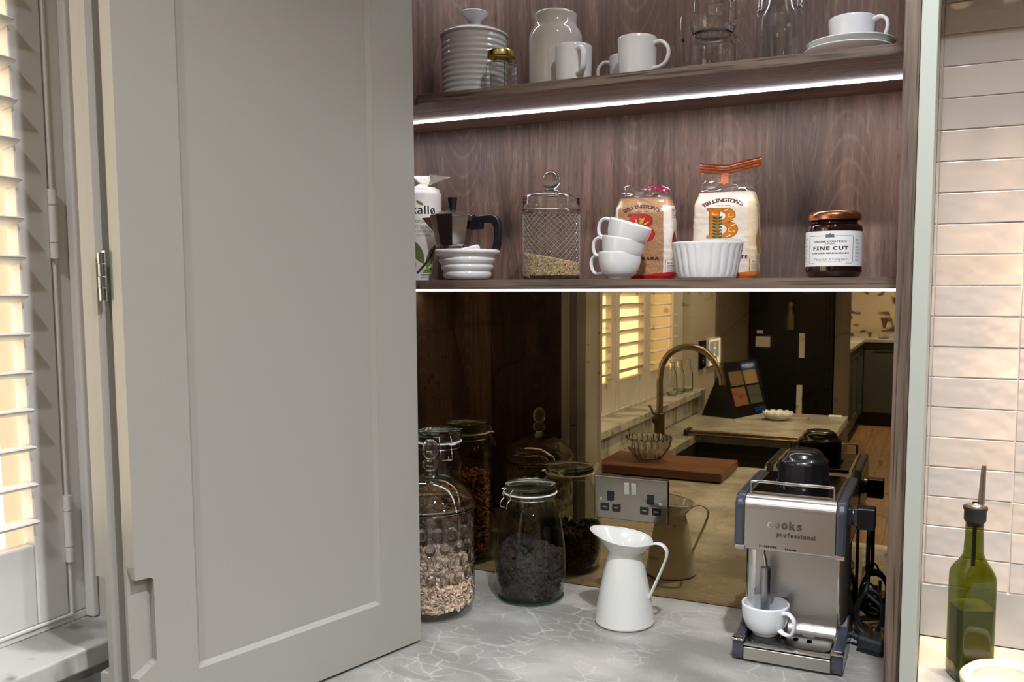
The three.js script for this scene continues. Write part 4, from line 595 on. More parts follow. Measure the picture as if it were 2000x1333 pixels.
{ // marmalade jar
  const t = thing('marmalade_jar', 'dark marmalade jar with a white paper label and a copper coloured lid', 'jar', onShelf2(-0.1555, 0.15), -0.04);
  part(t, 'body', lathe([[0, 0.002], [0.032, 0.001], [0.036, 0.0005], ...spline([[0.036, 0.0005], [0.0405, 0.003], [0.0432, 0.009], [0.0438, 0.016]], 12), [0.0438, 0.03], [0.0438, 0.06], ...spline([[0.0438, 0.079], [0.0425, 0.0835], [0.0375, 0.0865]], 12), [0.036, 0.088], [0.036, 0.095], [0, 0.095]], 96), M({ color: rgb(30, 12, 7), roughness: 0.05, clearcoat: 0.6, clearcoatRoughness: 0.02 }));
  const label = canvasTex(1024, 512, (c, W, H) => {
    c.fillStyle = '#e6e7e8'; c.fillRect(0, 0, W, H); const fx = 512; c.save(); c.translate(512, 0); c.scale(1.36, 1); c.translate(-512, 0); c.strokeStyle = '#4a545c'; c.lineWidth = 5;
    const x0 = 300, x1 = 724, y0 = 70, y1 = 470; c.beginPath(); c.moveTo(470, y0); c.lineTo(x0 + 20, y0); c.quadraticCurveTo(x0, y0, x0, y0 + 20); c.lineTo(x0, y1 - 20); c.quadraticCurveTo(x0, y1, x0 + 20, y1); c.lineTo(x0 + 70, y1); c.moveTo(554, y0); c.lineTo(x1 - 20, y0); c.quadraticCurveTo(x1, y0, x1, y0 + 20); c.lineTo(x1, y1 - 20); c.quadraticCurveTo(x1, y1, x1 - 20, y1); c.lineTo(x1 - 70, y1); c.stroke();
    c.fillStyle = '#5a646a'; c.beginPath(); c.arc(fx, 66, 22, 0, 7); c.fill(); c.beginPath(); c.moveTo(fx - 40, 96); c.lineTo(fx - 34, 40); c.lineTo(fx - 12, 62); c.lineTo(fx, 26); c.lineTo(fx + 12, 62); c.lineTo(fx + 34, 40); c.lineTo(fx + 40, 96); c.fill();
    c.fillStyle = '#2c3034'; c.textAlign = 'center'; c.font = '900 36px sans-serif'; c.fillText("FRANK COOPER'S", fx, 168); c.font = '700 22px sans-serif'; c.fillText('"OXFORD"', fx, 198); c.font = '900 74px sans-serif'; c.fillText('FINE CUT', fx, 276); c.font = '900 33px sans-serif'; c.fillText('OXFORD MARMALADE', fx, 336);
    c.font = 'italic 400 48px serif'; c.fillText('Frank Cooper', fx, 432); c.fillRect(fx - 120, 446, 230, 3);
    c.restore();
    c.fillStyle = '#8a8f94'; for (let i = 0; i < 17; i++) { c.fillRect(836, 96 + i * 21, 50 + hash(i) * 40, 8); c.fillRect(70, 96 + i * 21, 60 + hash(i + 40) * 40, 8); }
  });
  const g = grid((u, v) => { const a = Math.PI / 2 + (0.5 - u) * 3.0; return [0.0442 * Math.cos(a), 0.019 + 0.055 * v, 0.0442 * Math.sin(a)]; }, 64, 1);
  part(t, 'paper_label', g, M({ map: label, roughness: 0.5 }), 'white printed label');
  part(t, 'lid', lathe([[0.0365, 0.0925], [0.0405, 0.0918], [0.0412, 0.0928], ...spline([[0.0415, 0.096], [0.0408, 0.1015], [0.037, 0.1058], [0.033, 0.1065]], 16), [0.031, 0.1055], [0, 0.1055]], 80), M({ color: rgb(196, 132, 98), metalness: 1, roughness: 0.24 }), 'copper coloured lid');
}
// clip-top jar: glass body and lid, rubber ring, wire bail
function clipJar(label, pos, turn, o) {
  const t = thing('clip_top_jar', label, 'jar', pos, turn), { R, H, neck } = o;
  const body = spline(o.prof ?? [[R * 0.82, 0.0015], [R * 0.93, 0.004], [R * 0.99, 0.018], [R, H * 0.3], [R * 0.985, H * 0.55], [R * 0.93, H * 0.7], [neck * 1.16, H * 0.8], [neck * 1.03, H * 0.845], [neck, H * 0.87]], 60);
  part(t, 'body', lathe([...body, [neck, H * 0.893], [neck * 1.06, H * 0.9], [neck * 1.06, H * 0.912], [neck * 0.98, H * 0.92]], 96), M({ ...glassThinDef, color: rgb(226, 232, 228) }));
  part(t, 'base', lathe([[0, 0.006], [R * 0.6, 0.004], [R * 0.8, 0.0005], [R * 0.88, 0.0012], [R * 0.95, 0.006], [R * 0.85, 0.0085], [R * 0.4, 0.0095], [0, 0.0095]], 80), M({ ...glassThinDef, color: rgb(206, 220, 212) }));
  part(t, 'rubber_ring', merge([lathe([[neck * 0.92, H * 0.921], [neck * 1.14, H * 0.9205], [neck * 1.155, H * 0.926], [neck * 1.13, H * 0.9315], [neck * 0.92, H * 0.931]], 72), bb(neck * 1.08, H * 0.921, -0.007, neck * 1.38, H * 0.9305, 0.007, 0.003).rotateY(o.tab ?? 0)]), gasketWhite, 'white rubber ring');
  part(t, 'lid', lathe([[0, H * 0.945], [neck * 0.9, H * 0.937], [neck * 0.95, H * 0.932], [neck * 1.1, H * 0.932], [neck * 1.13, H * 0.945], [neck * 1.11, H * 0.965], [neck * 1.06, H * 0.975], [neck * 1.1, H * 0.987], [neck * 1.07, H], [neck * 0.9, H * 0.995], [neck * 0.8, H * 0.985], [0, H * 0.982]], 80), glassSolid);
  const q = neck * 1.09, w = (s) => tube([[q - 0.002, H * 0.975, s * 0.012], [q + 0.006, H * 0.945, s * 0.013], [q + 0.004, H * 0.9, s * 0.012], [q + 0.011, H * 0.87, s * 0.0115], [q + 0.013, H * 0.83, s * 0.0115], [q + 0.009, H * 0.825, 0]], 0.0013, 40, 8);
  part(t, 'wire_bail', merge([w(1), w(-1), new THREE.TorusGeometry(neck * 1.045, 0.0012, 8, 72).rotateX(Math.PI / 2).translate(0, H * 0.885, 0)]).rotateY(o.bail ?? 0), wireSteel);
  return t;
}
function lumpGeo(seed, k = 0.3) { const g = mergeVertices(new THREE.IcosahedronGeometry(1, 2)), p = g.attributes.position; for (let i = 0; i < p.count; i++) { const x = p.getX(i), y = p.getY(i), z = p.getZ(i), s = 1 - k / 2 + k * vn(x * 2.4 + seed * 5, y * 2.4 + z * 1.9 + 9); p.setXYZ(i, x * s, y * s, z * s * 0.8); } g.computeVertexNormals(); return g; }
{
  const P = [-0.7235, WT, 0.1005];
  clipJar('clip-top glass jar half full of dark dried fruit, standing in front of the mirror', P, 0, { R: 0.0705, H: 0.2295, neck: 0.0465, tab: Math.PI - 0.1, bail: -2.1, prof: [[0.054, 0.0015], [0.0605, 0.005], [0.0665, 0.02], [0.07, 0.045], [0.0705, 0.08], [0.0685, 0.115], [0.0625, 0.15], [0.0545, 0.178], [0.048, 0.192], [0.0465, 0.2]] });
  const rad = (y) => (y < 0.04 ? mix(0.0565, 0.0675, smooth(0.006, 0.04, y)) : 0.0675) - 0.0008;
  fill('dried_fruit', 'dark dried fruit pieces filling the lower half of the clip-top jar', 'dried fruit', P, lumpGeo(1, 0.5), M({ color: 0xffffff, roughness: 0.8 }), 2200, (r) => { const a = r() * 6.283, top = 0.094 + 0.012 * Math.sin(a * 2 + 0.6) + 0.008 * Math.sin(a + 3), inT = r() < 0.3, y = inT ? top - r() * 0.012 : 0.014 + r() * (top - 0.014), q = inT ? Math.sqrt(r()) * 0.058 : rad(y) - 0.006 - r() * 0.006, c = 0.7 + r() * 0.5, warm = r() < 0.15 ? 1.25 : 1; return [q * Math.cos(a), y, q * Math.sin(a), 0.0045 + r() * 0.002, [46 * c * warm, 32 * c, 28 * c]]; }, 5);
}
{
  const P = [-0.957, WT, 0.062];
  clipJar('taller clip-top glass jar of brown cereal standing behind the thumbprint jar', P, 0, { R: 0.0535, H: 0.315, neck: 0.043, tab: -0.5, bail: -0.75 });
  fill('bran_flakes', 'brown cereal inside the taller clip-top jar', 'cereal', P, lumpGeo(3, 0.5).scale(1, 0.45, 1), M({ color: 0xffffff, roughness: 0.8 }), 1500, (r) => { const a = r() * 6.283, inT = r() < 0.15, top = 0.2, y = inT ? top - r() * 0.01 : 0.014 + r() * (top - 0.014), q = inT ? Math.sqrt(r()) * 0.042 : 0.0455 - r() * 0.005, c = 0.6 + r() * 0.7; return [q * Math.cos(a), y, q * Math.sin(a), 0.0052, [150 * c, 98 * c, 54 * c]]; }, 8);
}
{ // large jar with thumbprints and a tall finial
  const P = [-0.8635, WT, 0.2445], R = 0.0815, t = thing('thumbprint_jar', 'large glass jar with thumbprints and a domed lid with tall finial, beside the door', 'jar', P);
  const rows = [[0.168, 18, 0], [0.139, 18, 0.5], [0.11, 18, 0], [0.083, 18, 0.5]];
  const wall = (u, v) => {
    const y = 0.004 + v * 0.194, base = y < 0.03 ? R * (0.70 + 0.3 * Math.sqrt(1 - Math.pow(1 - y / 0.03, 2))) : R; let dent = 0;
    for (const [ry, n, off] of rows) { const q = u * n + off, f = (q - Math.floor(q) - 0.5) / n * 2 * Math.PI * R, e = Math.hypot(f / 0.0105, (y - ry) / 0.0128); if (e < 1) dent = Math.max(dent, 0.0058 * (1 - e * e)); else if (e < 1.16) dent = Math.max(dent, -0.001 * (1 - Math.abs(e - 1.08) / 0.08)); }
    return [(base - dent) * Math.cos(u * 6.28319), y, (base - dent) * Math.sin(u * 6.28319)];
  };
  part(t, 'body', merge([closeSeam(grid(wall, 500, 170, true), 500, 170), lathe([[R, 0.198], [R * 1.005, 0.2], [R * 0.985, 0.2025], [R * 0.96, 0.2]], 96)]), M({ ...glassThinDef, color: rgb(232, 226, 226), ior: 1.7 }));
  const lens = []; for (const [ry, n, off] of rows) for (let i = 0; i < n; i++) { const a = (i + 0.5 - off) / n * 6.28319; lens.push(new THREE.SphereGeometry(1, 20, 14).scale(0.0034, 0.0118, 0.0098).translate(R - 0.0046, ry, 0).rotateY(-a)); }
  part(t, 'thumbprints', merge(lens), glassSolid);
  part(t, 'base', lathe([[0, 0.007], [0.045, 0.005], [0.056, 0], [0.0605, 0.002], [0.066, 0.009], [0.055, 0.012], [0, 0.0125]], 80), glassSolid);
  const dome = spline([[0.0825, 0.2035], [0.0865, 0.2035], [0.088, 0.2055], [0.084, 0.211], [0.0745, 0.2295], [0.058, 0.2475], [0.036, 0.2585], [0.015, 0.263]], 50), inner = spline([[0.012, 0.2595], [0.035, 0.2555], [0.0565, 0.2445], [0.0725, 0.227], [0.0795, 0.213], [0.08, 0.2045]], 40);
  const lid = part(t, 'lid', lathe([...dome, [0.009, 0.264], [0, 0.264], [0, 0.2605], ...inner, [0.0825, 0.2035]], 96), glassSolid);
  part(lid, 'finial', lathe(spline([[0, 0.2632], [0.0135, 0.2634], [0.0105, 0.268], [0.0085, 0.272], [0.0135, 0.277], [0.0158, 0.2835], [0.0135, 0.29], [0.0085, 0.2935], [0.0125, 0.299], [0.0152, 0.309], [0.0135, 0.32], [0.008, 0.3285], [0, 0.331]], 80), 56), glassSolid);
  const flake = lumpGeo(6, 0.5).scale(1, 0.2, 0.8);
  fill('rolled_oats', 'pale oat and bran flakes filling the lower third of the thumbprint jar', 'oats', P, flake, M({ color: 0xffffff, roughness: 0.75 }), 4200, (r) => { const a = r() * 6.283, top = 0.098 + 0.008 * Math.cos(a * 1 + 2), inT = r() < 0.22, y = inT ? top - r() * 0.009 : 0.02 + r() * (top - 0.02), wr = y < 0.03 ? R * (0.70 + 0.3 * Math.sqrt(1 - Math.pow(1 - y / 0.03, 2))) : R, q = inT ? Math.sqrt(r()) * 0.066 : wr - (y > 0.066 ? 0.0125 : 0.0062) - r() * 0.006, c = 0.75 + r() * 0.4, k = r(); return [q * Math.cos(a), y, q * Math.sin(a), 0.0042 + r() * 0.002, k < 0.08 ? [140 * c, 116 * c, 88 * c] : k < 0.24 ? [238 * c, 204 * c, 176 * c] : [246 * c, 234 * c, 206 * c]]; }, 14);
}
{ // green oil bottle
  const t = thing('oil_bottle', 'tall square green glass oil bottle with a steel pouring spout', 'bottle', [0.0655, WT, 0.15], 0.35);
  const sec = (v) => { const y = v * 0.256, s = smooth(0.165, 0.205, y), q = smooth(0.2, 0.206, y) * 0; let a = mix(0.0295, 0.0145, s); if (y < 0.006) a *= 0.9 + 0.1 * y / 0.006; if (y > 0.205) a = 0.0145 - 0.0012 * smooth(0.205, 0.24, y); return { a, b: a, y, n: mix(5, 2, smooth(0.15, 0.2, y)) }; };
  part(t, 'body', merge([pack(sec, 80, 90), pack((v) => ({ a: 0.0001 + 0.0266 * v, b: 0.0001 + 0.0266 * v, y: 0.0005, n: 5 }), 40, 2)]), M({ ...glassThinDef, color: rgb(158, 166, 14) }));
  part(t, 'oil', pack((v) => { const k = Math.min(1, v / 0.04, (1 - v) / 0.04); return { a: 0.0002 + 0.0262 * k, b: 0.0002 + 0.0262 * k, y: 0.004 + 0.114 * clamp((v - 0.04) / 0.92), n: 5 }; }, 60, 50), M({ color: rgb(126, 122, 10), roughness: 0.5 }));
  part(t, 'stopper', lathe([[0.0118, 0.244], [0.0125, 0.25], [0.0155, 0.252], [0.016, 0.2545], [0.016, 0.268], [0.0175, 0.27], [0.0175, 0.2745], [0.015, 0.276], [0, 0.276]], 40), blackRubber);
  part(t, 'dip_tube', cyl(0.003, 0.003, 0.07, 12).translate(0, 0.18, 0), blackRubber);
  part(t, 'pouring_spout', merge([lathe([[0.0135, 0.2758], [0.0135, 0.2775], [0.006, 0.2788], [0.0055, 0.281]], 32), cyl(0.0052, 0.0036, 0.06, 24).translate(0, 0.279, 0).applyMatrix4(new THREE.Matrix4().makeShear(0, 0, 0.03, 0, 0, 0))]), M({ color: rgb(176, 160, 150), metalness: 1, roughness: 0.25 }));
}
// ---------------------------------------------------------------- espresso machine with its flex and plug
{
  const t = thing('coffee_machine', 'brushed steel and blue-grey espresso machine with a large black cap on top', 'coffee machine', [-0.2035, WT, 0.135]);
  const navy = M({ color: rgb(64, 69, 79), roughness: 0.28, metalness: 0.2, clearcoat: 0.4 }), darkSteel = M({ color: rgb(120, 118, 116), metalness: 1, roughness: 0.16 });
  // base: steel tray front, blue end cheeks, chrome edges
  const side = (pts, x0, x1, b = 0.0) => { const g = ext(poly(pts), x1 - x0 - 2 * b, b, 2).rotateY(-Math.PI / 2); g.scale(1, 1, 1); return g.translate(x1 - b, 0, 0); };   // profile in (z, y) extruded from x0 to x1
  const cheek = [[0.098, 0.004], [0.101, 0.012], [0.1, 0.034], [0.094, 0.04], [0.03, 0.042], [0.012, 0.05], [0.002, 0.066], [-0.012, 0.068], [-0.014, 0.004]];
  part(t, 'base_front', bb(-0.069, 0.004, 0.085, 0.069, 0.0255, 0.1015, 0.002), steel); part(t, 'tray_lip', bb(-0.069, 0.0275, 0.088, 0.069, 0.0315, 0.101, 0.0012), chrome);
  part(t, 'base_pan', bb(-0.085, 0.002, -0.115, 0.085, 0.026, 0.0945, 0.003), navy);
  for (const s of [-1, 1]) { const c = part(t, 'base_cheek', side(cheek, s < 0 ? -0.0875 : 0.0695, s < 0 ? -0.0695 : 0.0875, 0.003), navy); part(c, 'chrome_edge', bb(s < 0 ? -0.0885 : 0.068, 0.0345, 0.082, s < 0 ? -0.068 : 0.0885, 0.0385, 0.1035, 0.0018), chrome); }
  const trayTop = roundRect(0.132, 0.084, 0.012); for (const [x, y, w, h] of [[-0.006, 0.014, 0.02, 0.008], [0.026, 0.014, 0.02, 0.008], [-0.012, -0.008, 0.008, 0.014], [0.008, -0.008, 0.008, 0.014], [0.03, -0.008, 0.008, 0.014]]) trayTop.holes.push(roundRect(w, h, 0.0035, x, y, THREE.Path));
  const tr = part(t, 'drip_tray', ext(trayTop, 0.002, 0.0008, 2).rotateX(-Math.PI / 2).translate(0, 0.0302, 0.047), darkSteel);
  part(tr, 'tray_well', bb(-0.064, 0.0262, 0.007, 0.064, 0.0275, 0.087, 0), blackGloss);
  // column: brushed front plate swept forward at its foot, polished sides
  part(t, 'column', ext(roundRect(0.1745, 0.128, 0.02), 0.166, 0, 1, 16).rotateX(-Math.PI / 2).translate(0, 0.025, -0.051), chrome);
  const cp = []; for (let i = 0; i <= 12; i++) cp.push([0.0142 + 0.022 * Math.pow(1 - i / 12, 3), 0.03 + 0.03 * i / 12]); cp.push([0.0142, 0.19], [0.012, 0.19]); cp.push([0.012, 0.03]);
  part(t, 'column_plate', side(cp, -0.067, 0.068), steel);
  part(t, 'column_foot_trim', bb(-0.085, 0.048, -0.01, -0.07, 0.052, 0.016, 0.001), navy);
  // head
  const arc = (z, y, r, a0, a1) => { const o = []; for (let i = 0; i <= 10; i++) { const a = mix(a0, a1, i / 10); o.push([z + r * Math.cos(a), y + r * Math.sin(a)]); } return o; };
  const hp = [[-0.12, 0.189], ...arc(0.0935, 0.194, 0.005, -Math.PI / 2, 0), ...arc(0.0785, 0.258, 0.02, 0, Math.PI / 2), [-0.1, 0.278], [-0.12, 0.262]];
  part(t, 'head_plate', side(hp, -0.0705, 0.0705), steel);
  const hq = [[-0.12, 0.191], ...arc(0.0925, 0.2, 0.008, -Math.PI / 2, 0), ...arc(0.0745, 0.2545, 0.026, 0, Math.PI / 2), [-0.1, 0.2805], [-0.122, 0.262]];
  for (const s of [-1, 1]) { const c = part(t, 'head_cheek', side(hq, s < 0 ? -0.0875 : 0.0705, s < 0 ? -0.0705 : 0.0875, 0.005), navy); part(c, 'chrome_foot', side([[0.08, 0.1865], ...arc(0.0945, 0.1925, 0.006, -Math.PI / 2, 0), [0.0985, 0.1955], [0.08, 0.1955]], s < 0 ? -0.0865 : 0.0695, s < 0 ? -0.0695 : 0.0865, 0.0015), chrome); }
  part(t, 'head_top', bb(-0.066, 0.2775, -0.105, 0.066, 0.2795, 0.07, 0.001), darkSteel);
  part(t, 'rail', tube([[-0.0655, 0.278, 0.074], [-0.0655, 0.293, 0.074], [-0.0648, 0.2962, 0.074], [-0.06, 0.297, 0.074], [0, 0.297, 0.074], [0.06, 0.297, 0.074], [0.0648, 0.2962, 0.074], [0.0655, 0.293, 0.074], [0.0655, 0.278, 0.074]], 0.0026, 120, 10), chrome);
  // boiler cap: octagonal skirt, domed top
  const oct = (r) => { const s = new THREE.Shape(); for (let i = 0; i < 8; i++) { const a = i * Math.PI / 4 + 0.3, q = a + 0.13, w = a - 0.13, R = r / Math.cos(0.13) * 0.985; if (i) s.lineTo(R * Math.cos(w), R * Math.sin(w)); else s.moveTo(R * Math.cos(w), R * Math.sin(w)); s.lineTo(R * Math.cos(q), R * Math.sin(q)); } s.closePath(); return s; };
  const cap = part(t, 'boiler_cap', ext(oct(0.0425), 0.036, 0.002, 2).rotateX(-Math.PI / 2).translate(0.0035, 0.281, -0.025), blackPlastic);
  part(cap, 'cap_dome', lathe([[0.0415, 0.3185], ...spline([[0.0405, 0.321], [0.034, 0.327], [0.03, 0.333], [0.024, 0.3375], [0.012, 0.3395], [0, 0.34]], 24)], 48).translate(0.0035, 0, -0.025), M({ color: rgb(22, 21, 22), roughness: 0.25, clearcoat: 0.5 }));
  part(t, 'cap_collar', cyl(0.046, 0.044, 0.006, 48).translate(0.0035, 0.2785, -0.025), blackGloss);
  // steam valve on the right
  const v = part(t, 'steam_knob', rb(0.03, 0.036, 0.03, 0.003).translate(0.108, 0.232, -0.015), blackPlastic); part(v, 'collar', merge([cyl(0.0155, 0.014, 0.014, 24).rotateZ(-Math.PI / 2).translate(0.086, 0.2335, -0.015), bb(0.0885, 0.219, -0.008, 0.0955, 0.2485, 0.0015, 0.002)]), navy);
  // steam wand
  const w = part(t, 'steam_wand', tube([[-0.049, 0.195, 0.045], [-0.0485, 0.17, 0.045], [-0.0455, 0.155, 0.045], [-0.0445, 0.14, 0.045]], 0.0032, 30), chrome); part(w, 'wand_sleeve', lathe([[0, 0.146], [0.0075, 0.146], [0.0085, 0.145], [0.0085, 0.0745], [0.0075, 0.0735], [0, 0.0735]].reverse(), 32).translate(-0.0445, 0, 0.045), nickel); part(w, 'wand_tip', cyl(0.0078, 0.0078, 0.022, 28).translate(-0.0445, 0.052, 0.045), M({ color: rgb(150, 150, 148), roughness: 0.5 }));
  // raised lettering and control marks
  const font = await new FontLoader().loadAsync('fonts/droid/droid_sans_bold.typeface.json');
  const text = (s, size, x, y, sp) => { const l = []; let at = 0; for (const q of s) { const g = new TextGeometry(q, { font, size, depth: 0.0009, curveSegments: 4, bevelEnabled: true, bevelSize: 0.00025, bevelThickness: 0.0003, bevelSegments: 1 }); g.computeBoundingBox(); const wd = q === ' ' ? size * 0.4 : g.boundingBox.max.x - g.boundingBox.min.x; if (q !== ' ') l.push(g.translate(at - g.boundingBox.min.x, 0, 0)); at += wd + sp; } return merge(l).translate(x, y, 0.0985); };
  part(t, 'raised_lettering', text('cooks', 0.0125, -0.0345, 0.2285, 0.0028), chrome); part(t, 'raised_lettering', text('professional', 0.0068, -0.0195, 0.2155, 0.0009), chrome);
  const ink = M({ color: rgb(30, 28, 28), roughness: 0.5 });
  part(t, 'printed_marks', merge([text('POWER', 0.0028, -0.006, 0.1942, 0.0004).scale(1, 1, 1).translate(0, 0, -0.0007), new THREE.CylinderGeometry(0.0022, 0.0022, 0.0008, 16).rotateX(Math.PI / 2).translate(0.0098, 0.1957, 0.0987), bb(-0.0465, 0.1945, 0.0983, -0.0455, 0.2, 0.0991), bb(-0.0455, 0.1967, 0.0983, -0.0405, 0.1977, 0.0991), text('HEATING', 0.0028, -0.039, 0.1957, 0.0004).translate(0, 0, -0.0007)]), ink);
}
makeCup('cup', 'white cup standing on the drip tray of the espresso machine', [-0.2465, WT + 0.0332, 0.184], -0.55, 0.0395, 0.053, 0.0215);
{ // flex: straight drop behind the machine, coiled bundle, plug on its back
  const t = thing('power_cable', 'black coiled power cable with its three-pin plug lying beside the espresso machine', 'cable', [0, 0, 0]);
  const c = V3(-0.0885, WT + 0.05, 0.058), loop = [[-0.094, WT + 0.195, 0.062], [-0.0945, WT + 0.15, 0.062], [-0.094, WT + 0.1, 0.062]], r = rng(4);
  for (let k = 0; k < 3.6 * 10; k++) { const a = k / 10 * 2 * Math.PI + 1.9, e = 0.85 + 0.3 * r(); loop.push([c.x + 0.022 * e * Math.cos(a), c.y - 0.004 + 0.038 * e * Math.sin(a), c.z + 0.013 * Math.sin(a * 0.37 + 1) + 0.008 * Math.cos(a)]); }
  loop.push([-0.102, WT + 0.012, 0.075], [-0.1, WT + 0.006, 0.085], [-0.092, WT + 0.012, 0.092], [-0.086, WT + 0.018, 0.096]);
  part(t, 'flex', tube(loop, 0.0037, 460, 9), blackRubber);
  part(t, 'cable_tie', new THREE.TorusGeometry(0.012, 0.002, 8, 24).rotateY(0.4).translate(-0.094, WT + 0.09, 0.062), blackGloss);
  const pl = part(t, 'plug', merge([rb(0.046, 0.022, 0.046, 0.007, 4).translate(0, 0.0185, 0), rb(0.034, 0.008, 0.034, 0.003).translate(0, 0.0045, 0), cyl(0.006, 0.005, 0.03, 16).rotateZ(Math.PI / 2.3).translate(-0.012, 0.013, 0)]).rotateY(-0.35).translate(-0.077, WT, 0.11), M({ color: rgb(42, 46, 50), roughness: 0.45 }));
  part(pl, 'plug_pins', merge([bb(-0.016, 0.029, -0.004, -0.0095, 0.046, 0, 0.0006), bb(0.0095, 0.029, -0.004, 0.016, 0.046, 0, 0.0006), bb(-0.002, 0.029, 0.012, 0.002, 0.05, 0.02, 0.0006)]).rotateY(-0.35).translate(-0.077, WT, 0.11), brass, 'brass plug pins');
}
// ---------------------------------------------------------------- the kitchen that the mirror shows
{ // chopping board and cut-glass bowl
  const t = thing('chopping_board', 'thick brown wooden chopping board on the stone worktop, seen in the mirror', 'chopping board', [-0.8165, WT, 1.17]);
  part(t, 'board', bb(-0.2145, 0.0045, -0.126, 0.2145, 0.0335, 0.122, 0.004, 'z'), M({ map: boardMap, roughness: 0.42 })); for (const [x, z] of [[-0.18, -0.1], [0.18, -0.1], [-0.18, 0.1], [0.18, 0.1]]) part(t, 'foot', cyl(0.009, 0.008, 0.005, 16).translate(x, 0, z), blackRubber);
  const R = 0.079, n = 24, prof = [[0, 0.0], [0.5, 0.0], [0.52, 0.03], ...spline([[0.56, 0.06], [0.78, 0.3], [0.92, 0.65], [1, 0.97]], 14), [0.99, 1], [0.95, 0.96], ...spline([[0.87, 0.65], [0.72, 0.34], [0.5, 0.12]], 12), [0, 0.1]];
  const g = grid((u, v) => { const i = v * (prof.length - 1), k = Math.min(Math.floor(i), prof.length - 2), f = i - k, y = mix(prof[k][1], prof[k + 1][1], f), a = u * 6.28319, sc = Math.abs(Math.cos(a * n / 2)), out = k < 17, r = mix(prof[k][0], prof[k + 1][0], f) * (1 + (out ? 0.07 * (sc - 0.5) * smooth(0.05, 0.3, y) : 0)) + (out ? 0.03 * (vn(u * 48, y * 7, 48) - 0.5) * smooth(0.05, 0.2, y) : 0); return [R * r * Math.cos(a), 0.078 * y + 0.006 * (sc - 0.5) * smooth(0.6, 1, y), R * r * Math.sin(a)]; }, 240, prof.length - 1, true);
  solo('cut_glass_bowl', closeSeam(g, 240, prof.length - 1), glassSolid, 'cut glass bowl with a scalloped rim standing on the chopping board, seen in the mirror', 'bowl', [-0.8845, WT + 0.0336, 1.178]);
}
{ // undermounted sink with a roll-up rack across its far end
  const t = thing('sink', 'dark undermounted sink let into the stone worktop, seen in the mirror', 'sink', [-0.7, WT, 1.645]), m = M({ color: rgb(70, 66, 58), roughness: 0.35, metalness: 0.6 });
  const w = 0.222, l = 0.307, d = 0.19; t.position.y -= 0.0006;
  part(t, 'basin', merge([bb(-w, -d, -l, w, -d + 0.008, l), bb(-w, -d, -l, -w + 0.006, -0.0325, l), bb(w - 0.006, -d, -l, w, -0.0325, l), bb(-w, -d, -l, w, -0.0325, -l + 0.006), bb(-w, -d, l - 0.006, w, -0.0325, l)]), m);
  part(t, 'drain', lathe([[0, 0.002], [0.02, 0.002], [0.024, 0.004], [0.042, 0.004], [0.044, 0]], 40).translate(0, -d + 0.008, 0), chrome);
  const k = thing('sink_rack', 'roll-up steel drying rack with black rubber ends lying across the sink, seen in the mirror', 'rack', [-0.7, WT, 1.93]);
  for (let i = 0; i < 7; i++) part(k, 'bar', cyl(0.0042, 0.0042, 0.49, 12).rotateZ(Math.PI / 2).translate(0.245, 0.0065 + (i > 4 ? 0.011 : 0), -0.03 + (i > 4 ? (i - 5) * 0.014 + 0.012 : i * 0.013)), bronze);
  for (const s of [-1, 1]) part(k, 'rubber_end', rb(0.022, 0.028, 0.078, 0.008).translate(s * 0.247, 0.0142, -0.005), blackRubber);
}
{ // tap
  const t = thing('kitchen_tap', 'tall bronze swan-neck tap with a side lever behind the sink, seen in the mirror', 'tap', [-1.0, WT, 1.685]);
  part(t, 'body', lathe([[0, 0], [0.026, 0], [0.026, 0.004], [0.0205, 0.006], [0.0205, 0.118], [0.017, 0.122], [0.0, 0.123]], 40), M({ color: rgb(120, 100, 76), metalness: 1, roughness: 0.3 }));
  part(t, 'spout', tube([[0, 0.11, 0], [0, 0.2, 0], [0, 0.262, 0], [0.012, 0.322, 0], [0.05, 0.37, 0], [0.112, 0.389, 0], [0.18, 0.372, 0], [0.228, 0.32, 0], [0.248, 0.27, 0], [0.251, 0.245, 0]], 0.0128, 120, 20), bronze);
  const l = part(t, 'lever', tube([[-0.014, 0.098, 0.008], [-0.03, 0.122, 0.008], [-0.046, 0.15, 0.008]], 0.0052, 20), bronze); part(l, 'lever_hub', new THREE.SphereGeometry(0.0225, 24, 16).scale(1, 0.9, 0.9).translate(-0.012, 0.092, 0.006), M({ color: rgb(120, 100, 76), metalness: 1, roughness: 0.3 }));
}
